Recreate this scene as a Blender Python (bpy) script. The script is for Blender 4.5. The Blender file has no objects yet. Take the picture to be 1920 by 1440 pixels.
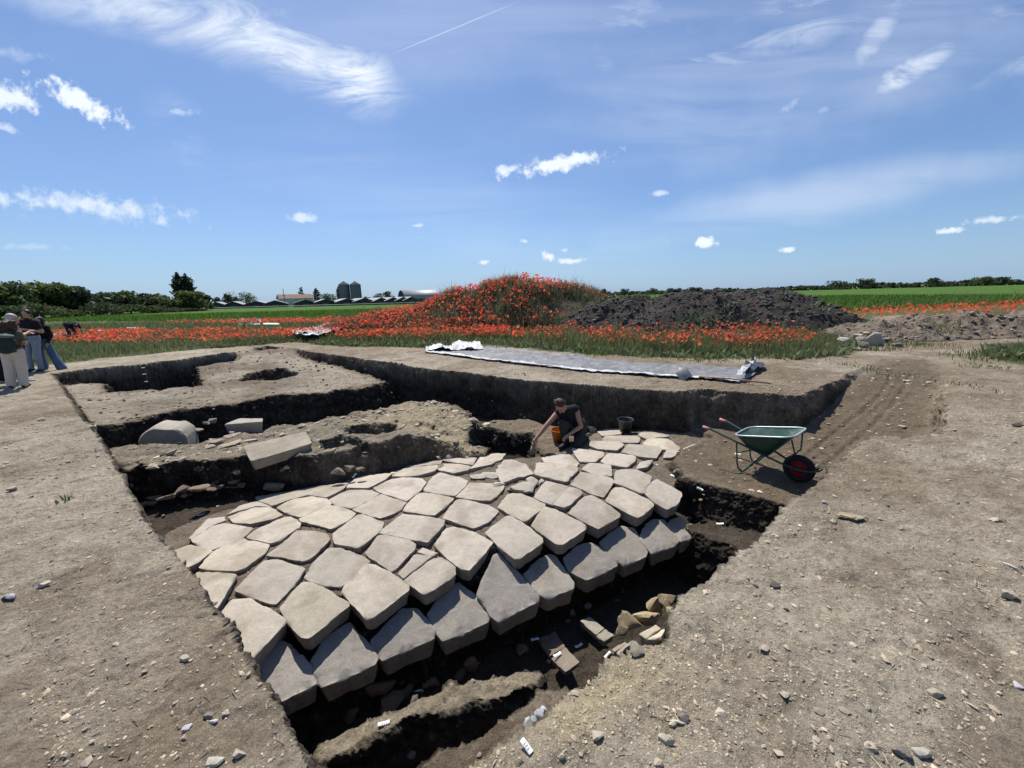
import bpy, math, random
import numpy as np
from mathutils import Vector, Matrix
random.seed(7); RNG = np.random.default_rng(11)
SC = bpy.context.scene
COL = SC.collection
# ------------------------------------------------------------------ camera
F_PX, CAM_H = 741.0, 1.85
PITCH, ROLL = math.radians(12.55), math.radians(1.5)
def ray(u, v):
    x = (np.asarray(u, float)-960)/F_PX; y = -(np.asarray(v, float)-720)/F_PX
    c, s = math.cos(ROLL), math.sin(ROLL)
    xr = c*x+s*y; yr = -s*x+c*y
    cp, sp = math.cos(PITCH), math.sin(PITCH)
    return np.stack([xr, cp+yr*sp, -sp+yr*cp], -1)
def at(u, v, z=0.0):
    d = ray(u, v); t = (np.asarray(z, float)-CAM_H)/d[..., 2]
    return d*t[..., None]+np.array([0, 0, CAM_H])
def aty(u, v, Y):
    d = ray(u, v); t = Y/d[..., 1]
    return d*t[..., None]+np.array([0, 0, CAM_H])
def atp(pts, z=0.0):
    a = np.array(pts, float); return at(a[:, 0], a[:, 1], z)
fw = Vector(ray(960, 720)).normalized()
rt = (Vector(ray(1060, 720))-Vector(ray(960, 720))).normalized()
up = rt.cross(fw).normalized()
cam = bpy.data.cameras.new('camera'); camo = bpy.data.objects.new('camera', cam); COL.objects.link(camo)
M = Matrix((rt, up, -fw)).transposed().to_4x4(); M.translation = Vector((0, 0, CAM_H)); camo.matrix_world = M
cam.sensor_width = 36; cam.lens = 36*F_PX/1920; cam.clip_end = 6000; cam.clip_start = 0.05
SC.camera = camo
SC.view_settings.view_transform = 'Standard'; SC.view_settings.look = 'None'
SC.view_settings.exposure = 0.46; SC.view_settings.gamma = 1
SC.cycles.max_bounces = 6; SC.cycles.diffuse_bounces = 3; SC.cycles.transparent_max_bounces = 6
# ------------------------------------------------------------------ sun and sky
SUN_EL, SUN_AZ = math.radians(59), math.radians(-22)        # azimuth from +Y, negative = to the left
sd = Vector((math.sin(SUN_AZ)*math.cos(SUN_EL), math.cos(SUN_AZ)*math.cos(SUN_EL), math.sin(SUN_EL)))
sun = bpy.data.lights.new('sun', 'SUN'); sun.energy = 4.4; sun.angle = math.radians(0.5); sun.color = (1, 0.95, 0.87)
suno = bpy.data.objects.new('sun', sun); COL.objects.link(suno)
suno.rotation_euler = (-sd).to_track_quat('-Z', 'Y').to_euler()
suno.location = sd*50
W = bpy.data.worlds.new('World'); SC.world = W; W.use_nodes = True
wt = W.node_tree; wn = wt.nodes; wl = wt.links
for n in list(wn): wn.remove(n)
def wnode(t, **k):
    n = wn.new(t)
    for a, b in k.items(): setattr(n, a, b)
    return n
wo = wnode('ShaderNodeOutputWorld'); bg = wnode('ShaderNodeBackground'); bg.inputs['Strength'].default_value = 0.07
wl.new(bg.outputs[0], wo.inputs[0])
sky = wnode('ShaderNodeTexSky', sky_type='NISHITA', sun_disc=False, sun_elevation=SUN_EL, sun_rotation=SUN_AZ,
            altitude=0.0, air_density=1.0, dust_density=0.6, ozone_density=2.2)
tc = wnode('ShaderNodeTexCoord')
sep = wnode('ShaderNodeSeparateXYZ'); wl.new(tc.outputs['Generated'], sep.inputs[0])
def wmath(op, a, b=None, c=None, clamp=False):
    n = wnode('ShaderNodeMath', operation=op); n.use_clamp = clamp
    for i, x in enumerate((a, b, c)):
        if x is None: continue
        if isinstance(x, (int, float)): n.inputs[i].default_value = x
        else: wl.new(x, n.inputs[i])
    return n.outputs[0]
yy = wmath('MAXIMUM', sep.outputs[1], 0.02)
PX, PZ = wmath('DIVIDE', sep.outputs[0], yy), wmath('DIVIDE', sep.outputs[2], yy)
comb = wnode('ShaderNodeCombineXYZ'); wl.new(PX, comb.inputs[0]); wl.new(PZ, comb.inputs[1])
P2 = comb.outputs[0]                                        # direction of the sky as a plane facing +Y
def wnoise(scale, detail, rough=0.55, mapping=None, dist=0.0):
    n = wnode('ShaderNodeTexNoise'); n.inputs['Scale'].default_value = scale; n.inputs['Detail'].default_value = detail
    n.inputs['Roughness'].default_value = rough; n.inputs['Distortion'].default_value = dist
    src = P2
    if mapping:
        m = wnode('ShaderNodeMapping'); m.inputs['Rotation'].default_value = (0, 0, mapping[0]); m.inputs['Scale'].default_value = mapping[1]
        wl.new(P2, m.inputs[0]); src = m.outputs[0]
    wl.new(src, n.inputs['Vector']); return n.outputs[0]
n_cum = wnoise(30, 8, 0.6); n_wisp = wnoise(1.0, 9, 0.68, (math.radians(25), (3.2, 11, 1)), 1.0)
n_wisp2 = wnoise(1.0, 9, 0.62, (math.radians(-48), (3.5, 13, 1)), 1.2); n_str = wnoise(1.0, 7, 0.55, (math.radians(-9), (1.4, 12, 1)), 0.5)
n_soft = wnoise(3.2, 4, 0.55)
def blob(u, v, hw, hh, ang):
    d = ray(u, v); c = (d[0]/d[1], d[2]/d[1]); k = 1/F_PX
    d2 = ray(u+hw, v); d3 = ray(u, v-hh)
    sx = abs(d2[0]/d2[1]-c[0]); sy = abs(d3[2]/d3[1]-c[1])
    m = wnode('ShaderNodeMapping', vector_type='TEXTURE'); m.inputs['Location'].default_value = (c[0], c[1], 0)
    m.inputs['Rotation'].default_value = (0, 0, math.radians(ang)); m.inputs['Scale'].default_value = (sx, sy, 1)
    wl.new(P2, m.inputs[0])
    ln = wnode('ShaderNodeVectorMath', operation='LENGTH'); wl.new(m.outputs[0], ln.inputs[0]); return ln.outputs['Value']
def mrange(x, a, b, lo=0.0, hi=1.0):
    n = wnode('ShaderNodeMapRange', interpolation_type='SMOOTHSTEP')
    wl.new(x, n.inputs[0]); n.inputs[1].default_value = a; n.inputs[2].default_value = b
    n.inputs[3].default_value = lo; n.inputs[4].default_value = hi; return n.outputs[0]
acc = None
def add(x):
    global acc
    acc = x if acc is None else wmath('MAXIMUM', acc, x)
# small cumulus: centre px, half width, half height, tilt, density, softness
for (u, v, hw, hh, an, de, so) in [(15,183,62,30,-5,.95,.6),(10,240,34,11,-18,.6,.8),(152,188,80,27,-27,1,.5),(1055,304,118,17,9,1,.55),(952,318,30,9,0,.8,.7),
        (165,386,205,26,-7,.75,.9),(565,406,36,11,-4,.7,.8),(338,210,30,9,0,.45,.9),(1468,205,48,16,28,.3,.9),(1546,206,18,10,0,.25,.9),(1240,362,26,7,3,.6,.8),
        (1325,455,23,13,-3,1,.5),(1477,468,17,6,5,.9,.6),(1780,432,26,8,5,.9,.6),(1850,413,58,8,4,.7,.8),(1075,489,38,6,2,.85,.7),(1030,482,16,9,-20,.95,.6),
        (1057,469,11,5,0,.6,.8),(781,423,14,5,0,.7,.8),(784,445,10,3,0,.5,.8),(910,491,15,5,5,.85,.7),(984,452,10,5,-20,.7,.8),(1250,452,5,2,0,.5,.8),(60,463,90,7,-2,.25,.9),(30,100,70,18,-8,.3,1)]:
    r = blob(u, v, hw, hh, an)
    r = wmath('ADD', r, wmath('MULTIPLY', wmath('SUBTRACT', n_cum, 0.5), 3.4))
    add(mrange(r, 1.08, .9-so*1.15, 0, de))
# cirrus veils: broad soft body times streaky texture
for (u, v, hw, hh, an, de, nz, k, sp) in [(300,25,430,105,-15,1.0,n_wisp,.26,.40),(520,85,300,90,-20,1.0,n_wisp,.30,.36),(660,140,120,85,-30,1.0,n_wisp,.30,.34),(1180,55,130,120,55,.40,n_wisp2,.36,.35),(1500,35,330,120,20,.72,n_wisp2,.36,.40),(1640,70,95,38,58,.6,n_wisp2,.34,.36),
        (1725,122,105,34,26,.95,n_wisp2,.26,.35),(1860,50,130,70,10,.45,n_wisp2,.36,.4),(1870,140,120,34,20,.5,n_wisp2,.32,.4),(1560,365,560,70,9,.34,n_str,.22,.4),(350,245,120,75,-50,.26,n_wisp,.36,.4),(820,390,560,150,-12,.16,n_str,.3,.4),(1000,30,1100,190,2,.24,n_str,.1,.7),(1500,130,700,220,10,.30,n_str,.22,.5)]:
    r = blob(u, v, hw, hh, an); r = wmath('ADD', r, wmath('MULTIPLY', wmath('SUBTRACT', n_soft, 0.5), 1.3))
    fal = mrange(r, 1.05, 0.05); a = mrange(nz, k, k+sp)
    add(wmath('MULTIPLY', wmath('MULTIPLY', fal, a), de))
# vapour trail
r = blob(852, 53, 160, 1.6, 18.0); add(mrange(r, 1.05, 0.5, 0, .45))
hz = mrange(PZ, -0.02, 0.24, 0.5, 0.0)                       # paler towards the horizon
tint = wnode('ShaderNodeMix', data_type='RGBA', blend_type='MULTIPLY'); tint.inputs[0].default_value = 1
wl.new(sky.outputs[0], tint.inputs[6]); tint.inputs[7].default_value = (0.80, 0.955, 1.20, 1)
mx0 = wnode('ShaderNodeMix', data_type='RGBA'); wl.new(hz, mx0.inputs[0]); wl.new(tint.outputs[2], mx0.inputs[6]); mx0.inputs[7].default_value = (3.3, 5.7, 8.9, 1)
veil = wnode('ShaderNodeMix', data_type='RGBA'); veil.inputs[0].default_value = 0.12; wl.new(mx0.outputs[2], veil.inputs[6]); veil.inputs[7].default_value = (4.0, 5.8, 9.2, 1)
mx = wnode('ShaderNodeMix', data_type='RGBA'); wl.new(wmath('MINIMUM', acc, 1.0), mx.inputs[0]); wl.new(veil.outputs[2], mx.inputs[6]); mx.inputs[7].default_value = (9.6, 10.4, 11.4, 1)
wl.new(mx.outputs[2], bg.inputs[0])
# ------------------------------------------------------------------ helpers
def hashv(ix, iy, seed):
    with np.errstate(over='ignore'):
        h = (ix.astype(np.int64)*374761393 + iy.astype(np.int64)*668265263 + seed*974634541) & 0xffffffff
        h = ((h ^ (h >> 13))*1274126177) & 0xffffffff
        h = h ^ (h >> 16)
    return (h & 0xffff)/65535.0
def vnoise(x, y, seed=0):
    ix = np.floor(x); iy = np.floor(y); fx = x-ix; fy = y-iy
    fx = fx*fx*fx*(fx*(fx*6-15)+10); fy = fy*fy*fy*(fy*(fy*6-15)+10)
    a = hashv(ix, iy, seed); b = hashv(ix+1, iy, seed); c = hashv(ix, iy+1, seed); d = hashv(ix+1, iy+1, seed)
    return (a*(1-fx)+b*fx)*(1-fy)+(c*(1-fx)+d*fx)*fy
def fbm(x, y, scale, octv=4, seed=0, gain=0.5):
    x = np.asarray(x, float)*scale; y = np.asarray(y, float)*scale; s = 0; a = 1; t = 0
    for o in range(octv):
        s = s + a*(vnoise(x, y, seed+o*17)*2-1); t += a; a *= gain
        x, y = x*1.94+y*0.5+3.1, y*1.94-x*0.5+7.7
    return s/t
def sstep(x, a, b):
    t = np.clip((x-a)/(b-a), 0, 1); return t*t*(3-2*t)
def sdist(x, y, poly):
    """signed distance, positive inside"""
    p = np.asarray(poly, float)[:, :2]; ins = np.zeros(x.shape, bool); d2 = np.full(x.shape, 1e18)
    for i in range(len(p)):
        a = p[i]; b = p[(i+1) % len(p)]; e = b-a; L = e@e+1e-12
        t = np.clip(((x-a[0])*e[0]+(y-a[1])*e[1])/L, 0, 1)
        d2 = np.minimum(d2, (x-a[0]-t*e[0])**2+(y-a[1]-t*e[1])**2)
        if a[1] != b[1]:
            ins ^= ((a[1] > y) != (b[1] > y)) & (x < e[0]*(y-a[1])/e[1]+a[0])
    return np.where(ins, 1, -1)*np.sqrt(d2)
def mesh_np(name, V, faces, mats=(), midx=None, smooth=True, attrs=None):
    """faces: list of int arrays (n,k)"""
    me = bpy.data.meshes.new(name); V = np.asarray(V, np.float32)
    me.vertices.add(len(V)); me.vertices.foreach_set('co', V.ravel())
    faces = [np.asarray(f, np.int32) for f in faces if len(f)]
    lv = np.concatenate([f.ravel() for f in faces]); tot = np.concatenate([np.full(len(f), f.shape[1], np.int32) for f in faces])
    me.loops.add(len(lv)); me.loops.foreach_set('vertex_index', lv)
    me.polygons.add(len(tot)); st = np.zeros(len(tot), np.int32); st[1:] = np.cumsum(tot)[:-1]
    me.polygons.foreach_set('loop_start', st)
    me.polygons.foreach_set('use_smooth', np.full(len(tot), smooth, bool))
    for m in mats: me.materials.append(m)
    if midx is not None: me.polygons.foreach_set('material_index', np.asarray(midx, np.int32))
    if attrs:
        for k, a in attrs.items():
            a = np.asarray(a, np.float32)
            if a.ndim == 1:
                at_ = me.attributes.new(k, 'FLOAT', 'POINT'); at_.data.foreach_set('value', a)
            else:
                at_ = me.attributes.new(k, 'FLOAT_COLOR', 'POINT'); at_.data.foreach_set('color', np.c_[a, np.ones(len(a))].astype(np.float32).ravel())
    me.update(calc_edges=True); me.validate()
    return me
def link(name, me, parent=None, label=None, cat=None, group=None, kind=None, loc=None, rz=0):
    o = bpy.data.objects.new(name, me); COL.objects.link(o)
    if parent is not None: o.parent = parent
    if loc is not None: o.location = loc
    if rz: o.rotation_euler = (0, 0, rz)
    if label: o['label'] = label
    if cat: o['category'] = cat
    if group: o['group'] = group
    if kind: o['kind'] = kind
    return o
def empty(name, label, cat, loc=(0, 0, 0), rz=0, group=None):
    o = link(name, None, None, label, cat, group, None, loc, rz); o.empty_display_size = 0.1; return o
class MB:
    def __init__(s): s.V = []; s.F = {3: [], 4: []}; s.M = {3: [], 4: []}; s.n = 0
    def add(s, V, faces, m=0):
        V = np.asarray(V, float)
        for f in faces if isinstance(faces, list) else [faces]:
            f = np.asarray(f)
            if len(f) == 0: continue
            s.F[f.shape[1]].append(f+s.n); s.M[f.shape[1]].append(np.full(len(f), m))
        s.V.append(V); s.n += len(V)
    def box(s, lo, hi, m=0, R=None, T=None):
        x0, y0, z0 = lo; x1, y1, z1 = hi
        V = np.array([(x0,y0,z0),(x1,y0,z0),(x1,y1,z0),(x0,y1,z0),(x0,y0,z1),(x1,y0,z1),(x1,y1,z1),(x0,y1,z1)], float)
        if R is not None: V = V@np.asarray(R).T
        if T is not None: V = V+np.asarray(T)
        s.add(V, [np.array([(0,3,2,1),(4,5,6,7),(0,1,5,4),(1,2,6,5),(2,3,7,6),(3,0,4,7)])], m)
    def tube(s, pts, r, n=8, m=0, cap=True):
        pts = [np.asarray(p, float) for p in pts]; k = len(pts); r = np.broadcast_to(np.asarray(r, float), (k,))
        V = []; u = None
        for i in range(k):
            t = pts[min(i+1, k-1)]-pts[max(i-1, 0)]; t = t/(np.linalg.norm(t)+1e-9)
            if u is None:
                u = np.cross(t, (0, 0, 1) if abs(t[2]) < .9 else (1, 0, 0))
            u = u-t*(u@t); u /= np.linalg.norm(u)+1e-9; w = np.cross(t, u)
            a = np.arange(n)*2*np.pi/n
            V.append(pts[i]+r[i]*(np.cos(a)[:, None]*u+np.sin(a)[:, None]*w))
        V = np.concatenate(V); F = []
        for i in range(k-1):
            for j in range(n):
                F.append((i*n+j, i*n+(j+1) % n, (i+1)*n+(j+1) % n, (i+1)*n+j))
        T = []
        if cap:
            c0 = len(V); V = np.concatenate([V, [pts[0], pts[-1]]])
            for j in range(n):
                T.append((c0, (j+1) % n, j)); T.append((c0+1, (k-1)*n+j, (k-1)*n+(j+1) % n))
        s.add(V, [np.array(F)]+([np.array(T)] if cap else []), m)
    def lathe(s, prof, n=24, m=0, T=(0, 0, 0)):
        V = []; k = len(prof); a = np.arange(n)*2*np.pi/n
        for r, z in prof: V.append(np.c_[r*np.cos(a), r*np.sin(a), np.full(n, z)]+np.asarray(T))
        F = [(i*n+j, i*n+(j+1) % n, (i+1)*n+(j+1) % n, (i+1)*n+j) for i in range(k-1) for j in range(n)]
        s.add(np.concatenate(V), [np.array(F)], m)
    def mesh(s, name, mats, smooth=True, attrs=None):
        V = np.concatenate(s.V); fs = []; mi = []
        for k in (3, 4):
            if s.F[k]: fs.append(np.concatenate(s.F[k])); mi.append(np.concatenate(s.M[k]))
        return mesh_np(name, V, fs, mats, np.concatenate(mi), smooth, attrs)
def shade_auto(me, deg=35):
    try: me.set_sharp_from_angle(angle=math.radians(deg))
    except Exception: pass
    return me
# ------------------------------------------------------------------ materials
def mat(name, col=(.5,.5,.5), rough=0.8, metal=0.0, spec=0.3, noise=None, bump=None, attr=None, speck=None, transl=0.0, coords='Object'):
    """noise=(scale, amount): colour mottling; bump=[(scale,strength,distance)]; attr: colour attribute; speck=(scale,lo,hi,colour)"""
    m = bpy.data.materials.new(name); m.use_nodes = True; nt = m.node_tree; N = nt.nodes; L = nt.links
    b = N['Principled BSDF']; b.inputs['Roughness'].default_value = rough; b.inputs['Metallic'].default_value = metal
    b.inputs['Specular IOR Level'].default_value = spec
    tcn = N.new('ShaderNodeTexCoord'); geo = N.new('ShaderNodeNewGeometry')
    vec = geo.outputs['Position'] if coords == 'World' else tcn.outputs['Object']
    def nz(scale, detail=5, rg=0.6):
        n = N.new('ShaderNodeTexNoise'); n.inputs['Scale'].default_value = scale; n.inputs['Detail'].default_value = detail
        n.inputs['Roughness'].default_value = rg; L.new(vec, n.inputs['Vector']); return n.outputs[0]
    if attr:
        a = N.new('ShaderNodeAttribute'); a.attribute_name = attr; c = a.outputs['Color']
    else:
        r = N.new('ShaderNodeRGB'); r.outputs[0].default_value = (*col, 1); c = r.outputs[0]
    for (sc, am) in ([noise] if isinstance(noise, tuple) else (noise or [])):
        mr = N.new('ShaderNodeMapRange'); L.new(nz(sc), mr.inputs[0]); mr.inputs[1].default_value = 0.25; mr.inputs[2].default_value = 0.75
        mr.inputs[3].default_value = 1-am; mr.inputs[4].default_value = 1+am
        mm = N.new('ShaderNodeVectorMath'); mm.operation = 'SCALE'; L.new(c, mm.inputs[0]); L.new(mr.outputs[0], mm.inputs['Scale']); c = mm.outputs[0]
    for (sc, lo, hi, sc_col, am) in (speck or []):
        mr = N.new('ShaderNodeMapRange'); L.new(nz(sc, 3, 0.7), mr.inputs[0]); mr.inputs[1].default_value = lo; mr.inputs[2].default_value = hi
        mr.inputs[3].default_value = 0; mr.inputs[4].default_value = am
        mx_ = N.new('ShaderNodeMix'); mx_.data_type = 'RGBA'; L.new(mr.outputs[0], mx_.inputs[0]); L.new(c, mx_.inputs[6]); mx_.inputs[7].default_value = (*sc_col, 1); c = mx_.outputs[2]
    L.new(c, b.inputs['Base Color'])
    prev = None
    for (sc, st, di) in (bump or []):
        bp = N.new('ShaderNodeBump'); bp.inputs['Strength'].default_value = st; bp.inputs['Distance'].default_value = di
        L.new(nz(sc, 6, 0.65), bp.inputs['Height'])
        if prev is not None: L.new(prev, bp.inputs['Normal'])
        prev = bp.outputs[0]
    if prev is not None: L.new(prev, b.inputs['Normal'])
    if transl:
        tr = N.new('ShaderNodeBsdfTranslucent'); L.new(c, tr.inputs[0]); ms = N.new('ShaderNodeMixShader'); ms.inputs[0].default_value = transl
        out = N['Material Output']; L.new(b.outputs[0], ms.inputs[1]); L.new(tr.outputs[0], ms.inputs[2]); L.new(ms.outputs[0], out.inputs[0])
    return m
m_soil = mat('soil', attr='soil', rough=0.97, spec=0.12, coords='World', noise=[(0.9, .13), (6, .24), (38, .36), (150, .34)],
             speck=[(120, .66, .74, (.42, .37, .29), .75), (60, .69, .74, (.50, .44, .34), .6), (85, .32, .24, (.06, .05, .04), .75), (34, .27, .2, (.09, .075, .058), .6)], bump=[(11, 1.0, .06), (40, 1.0, .032), (130, 1.0, .012)])  # dark specks paint the shadow of small crevices; pale ones are grains
m_heap = mat('heap_soil', attr='soil', rough=0.97, spec=0.1, coords='World', noise=[(1.5, .2), (9, .3), (30, .3)],
             speck=[(26, .66, .72, (.34, .31, .26), .8)], bump=[(5, .8, .12), (22, .9, .05)])
m_stone = mat('pale_limestone', attr='tone', rough=0.88, spec=0.15, coords='World', noise=[(2.5, .14), (12, .13), (60, .14)],
              speck=[(75, .37, .29, (.12, .105, .085), .8), (150, .38, .30, (.14, .12, .09), .6), (9, .60, .72, (.36, .30, .22), .35)], bump=[(9, .35, .02), (75, .5, .006), (220, .4, .002)])
m_rock = mat('rock', attr='tone', rough=0.9, spec=0.15, coords='World', noise=[(8, .14), (40, .18)], speck=[(60, .32, .26, (.1, .085, .07), .6)], bump=[(25, .5, .015), (110, .5, .004)])
m_tile = mat('fired_clay', attr='tone', rough=0.9, spec=0.15, coords='World', noise=[(12, .18), (60, .15)], bump=[(50, .4, .005)])
m_pebble = mat('pebbles', attr='tone', rough=0.9, spec=0.15)
m_straw = mat('straw', attr='tone', rough=0.8)
m_leaf = mat('leaves', attr='tone', rough=0.6, spec=0.25, transl=0.4)
m_blade = mat('grass_blades', attr='tone', rough=0.65, spec=0.2, transl=0.42)
m_petal = mat('poppy_petals', attr='tone', rough=0.6, spec=0.1, transl=0.5)
m_bark = mat('bark', (.09, .07, .05), rough=.95, noise=(6, .3), bump=[(12, .6, .05)])
m_white = mat('white_card', (.8, .8, .78), rough=.5)
m_ink = mat('ink', (.03, .03, .035), rough=.6)
# ------------------------------------------------------------------ paving outlines (pixels of the photograph)
PAV = {'a1':[(480,925),(495,918),(542,907),(555,905),(555,912),(536,918),(495,924),(480,934)],
'a2':[(536,918),(562,905),(616,900),(600,911),(580,918),(555,919)],
'a3':[(579,929),(580,921),(597,910),(620,906),(652,905),(645,916),(627,927),(612,934)],
'a4':[(648,915),(675,890),(695,887),(735,887),(720,900),(700,912),(690,916)],
'a5':[(757,874),(775,864),(812,860),(829,860),(826,869),(795,871)],
'a6':[(735,893),(757,876),(795,872),(826,872),(815,884),(786,892),(767,894)],
'a7':[(829,862),(831,849),(890,849),(893,858),(887,871),(855,867)],
'a8':[(820,880),(829,868),(855,869),(882,875),(877,882),(850,888)],
'a9':[(880,880),(895,865),(905,851),(949,849),(942,859),(920,870),(890,877)],
'a11':[(480,934),(507,921),(555,919),(579,921),(579,929),(545,937),(519,947),(510,949),(492,941)],
'a12':[(519,952),(545,937),(585,931),(610,934),(622,945),(605,952),(575,966),(561,969),(537,961)],
'a13':[(616,936),(640,924),(655,918),(695,918),(711,925),(692,937),(660,952),(630,945)],
'a14':[(700,916),(732,900),(757,895),(790,897),(799,904),(787,920),(762,940),(740,932),(712,924)],
'a15':[(794,917),(812,892),(825,885),(850,891),(877,901),(872,912),(852,929),(830,926),(797,920)],
'a16':[(855,931),(872,915),(880,904),(910,904),(945,909),(942,917),(920,937),(890,936)],
'a17':[(425,966),(450,947),(480,937),(491,941),(510,950),(480,948),(450,957)],
'a18':[(428,968),(450,958),(480,949),(502,949),(530,966),(512,974),(470,982),(440,980)],
'a19':[(562,972),(600,950),(620,947),(640,950),(667,961),(652,975),(620,991),(590,982),(564,977)],
'a20':[(660,955),(695,937),(715,926),(740,934),(762,940),(752,952),(740,960),(712,970),(695,965)],
'a21':[(754,957),(765,942),(782,924),(797,922),(850,934),(840,945),(815,965),(800,964)],
'a22':[(830,971),(855,937),(870,936),(915,947),(935,957),(915,976),(887,989),(865,982)],
'a23':[(462,1006),(480,992),(528,970),(543,968),(562,978),(561,987),(520,1013),(508,1017)],
'a24':[(500,1040),(530,1017),(557,995),(580,995),(615,1002),(617,1011),(595,1035),(580,1046),(567,1051),(530,1044)],
'a25':[(624,1002),(640,990),(670,967),(682,966),(720,981),(712,997),(687,1017),(672,1027),(627,1020)],
'a26':[(710,999),(745,972),(755,964),(795,969),(832,976),(830,986),(802,1017),(775,1012),(730,1002)],
'a27':[(816,1022),(830,997),(837,990),(855,988),(890,999),(925,1018),(880,1070),(865,1067),(840,1047)],
'a28':[(685,1037),(710,1005),(722,1003),(767,1012),(779,1020),(775,1030),(742,1067),(732,1071),(712,1056)],
'a29':[(782,1034),(792,1026),(822,1036),(808,1043)],
'a30':[(745,1078),(777,1040),(810,1045),(780,1067),(757,1086)],
'a31':[(757,1088),(785,1064),(812,1047),(827,1044),(853,1060),(853,1075),(845,1083),(797,1112),(790,1110)],
'a32':[(570,1081),(595,1047),(615,1028),(640,1026),(692,1049),(680,1067),(652,1088),(637,1097),(615,1096),(580,1086)],
'a33':[(910,1000),(947,970),(960,967),(987,985),(1016,1009),(1017,1017),(977,1047),(965,1049),(935,1025)],
'a34':[(440,1105),(495,1050),(520,1048),(572,1065),(560,1083),(518,1132),(505,1130)],
'a35':[(525,1140),(565,1092),(588,1094),(652,1128),(652,1135),(580,1193),(565,1193),(537,1157)],
'a36':[(640,1107),(685,1058),(705,1058),(766,1096),(766,1105),(700,1155),(690,1158),(683,1157)],
'l1':[(322,1035),(355,1023),(397,1034),(372,1055),(345,1068),(335,1050)],
'l2':[(372,1065),(400,1035),(440,1011),(458,1010),(505,1021),(490,1040),(460,1063),(440,1070),(390,1067)],
'l3':[(360,1012),(400,987),(420,982),(475,990),(445,1015),(395,1030),(372,1022)],
'l3b':[(355,1010),(375,988),(390,973),(420,970),(422,977),(400,985),(360,1011)],
'l7':[(368,1076),(445,1078),(403,1145),(385,1125)],
'e2':[(410,1152),(435,1122),(470,1122),(537,1160),(530,1170),(470,1235),(450,1220),(420,1180)],
'b1':[(1002,890),(1005,870),(1035,868),(1085,875),(1082,882),(1065,900),(1057,903),(1013,893)],
'b1b':[(1018,857),(1067,850),(1085,867),(1080,873),(1022,868)],
'b2':[(1072,842),(1077,841),(1132,847),(1132,853),(1115,865),(1087,865)],
'b3':[(1105,835),(1108,826),(1160,828),(1170,834),(1157,845),(1120,842)],
'b4':[(1130,825),(1135,817),(1195,816),(1200,820),(1197,829),(1137,830)],
'b5':[(1120,808),(1142,801),(1160,802),(1165,813),(1130,816)],
'b6':[(1197,815),(1203,810),(1232,811),(1256,818),(1210,822)],
'b7':[(1205,832),(1215,822),(1252,822),(1275,838),(1272,843),(1238,841)],
'b8':[(1165,847),(1178,832),(1235,837),(1240,843),(1230,858),(1200,855)],
'b9':[(1127,865),(1140,850),(1185,854),(1192,858),(1190,865),(1175,876),(1135,869)],
'b10':[(1090,880),(1105,868),(1145,872),(1146,892),(1120,890)],
'b11':[(1070,907),(1090,885),(1110,888),(1147,897),(1149,905),(1132,932),(1115,927)],
'b12':[(1152,905),(1155,883),(1190,881),(1223,895),(1210,924),(1200,924),(1172,912)],
'b13':[(1136,939),(1152,912),(1167,912),(1225,940),(1225,947),(1196,970),(1167,955)],
'b14':[(1210,926),(1222,905),(1232,900),(1277,924),(1277,930),(1267,947),(1250,955),(1225,940)],
'b15':[(1065,961),(1095,930),(1110,927),(1162,962),(1162,967),(1122,991),(1100,980)],
'b16':[(995,987),(1022,952),(1040,955),(1099,985),(1097,992),(1055,1022),(1042,1020)],
'b18':[(1001,931),(1015,910),(1025,902),(1067,912),(1060,922),(1037,945),(1020,940)],
'b19':[(1037,946),(1067,912),(1090,919),(1092,925),(1070,947),(1057,952)],
'b20':[(933,950),(952,927),(960,925),(975,926),(1021,946),(1020,952),(987,977),(980,977),(960,967)],
'b21':[(930,880),(945,862),(962,860),(985,870),(1001,888),(975,893),(940,905)],
'b22':[(1243,858),(1250,842),(1280,848),(1260,856)],
'b23':[(1192,880),(1202,866),(1225,862),(1215,875)],
'b24':[(1282,840),(1300,832),(1315,832),(1285,845)]}
KERB = {'k1':[(475,1245),(490,1222),(530,1203),(545,1210),(575,1240),(594,1268),(592,1280),(527,1314)],
'k2':[(583,1240),(612,1196),(655,1168),(668,1180),(709,1233),(703,1246),(605,1288),(595,1272)],
'k3':[(696,1200),(732,1163),(755,1142),(782,1142),(817,1180),(812,1197),(717,1237),(708,1225)],
'k4':[(802,1150),(840,1100),(862,1092),(892,1117),(918,1153),(915,1165),(830,1200),(820,1185)],
'k5':[(893,1112),(925,1040),(937,1037),(1010,1115),(1008,1125),(935,1163),(920,1152)],
'k6':[(980,1075),(1010,1047),(1028,1038),(1042,1042),(1076,1090),(1075,1102),(1025,1120),(1000,1105)],
'k7':[(1057,1047),(1080,1027),(1105,1019),(1122,1025),(1156,1052),(1157,1061),(1100,1087),(1067,1070)],
'k8':[(1125,1017),(1140,1000),(1165,985),(1188,990),(1215,1033),(1210,1042),(1170,1058),(1143,1040)],
'k9':[(1197,1010),(1212,982),(1225,974),(1245,975),(1272,1015),(1265,1022),(1222,1038),(1213,1025)],
'k10':[(1250,985),(1260,972),(1275,967),(1307,997),(1300,1004),(1275,1013)]}
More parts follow.
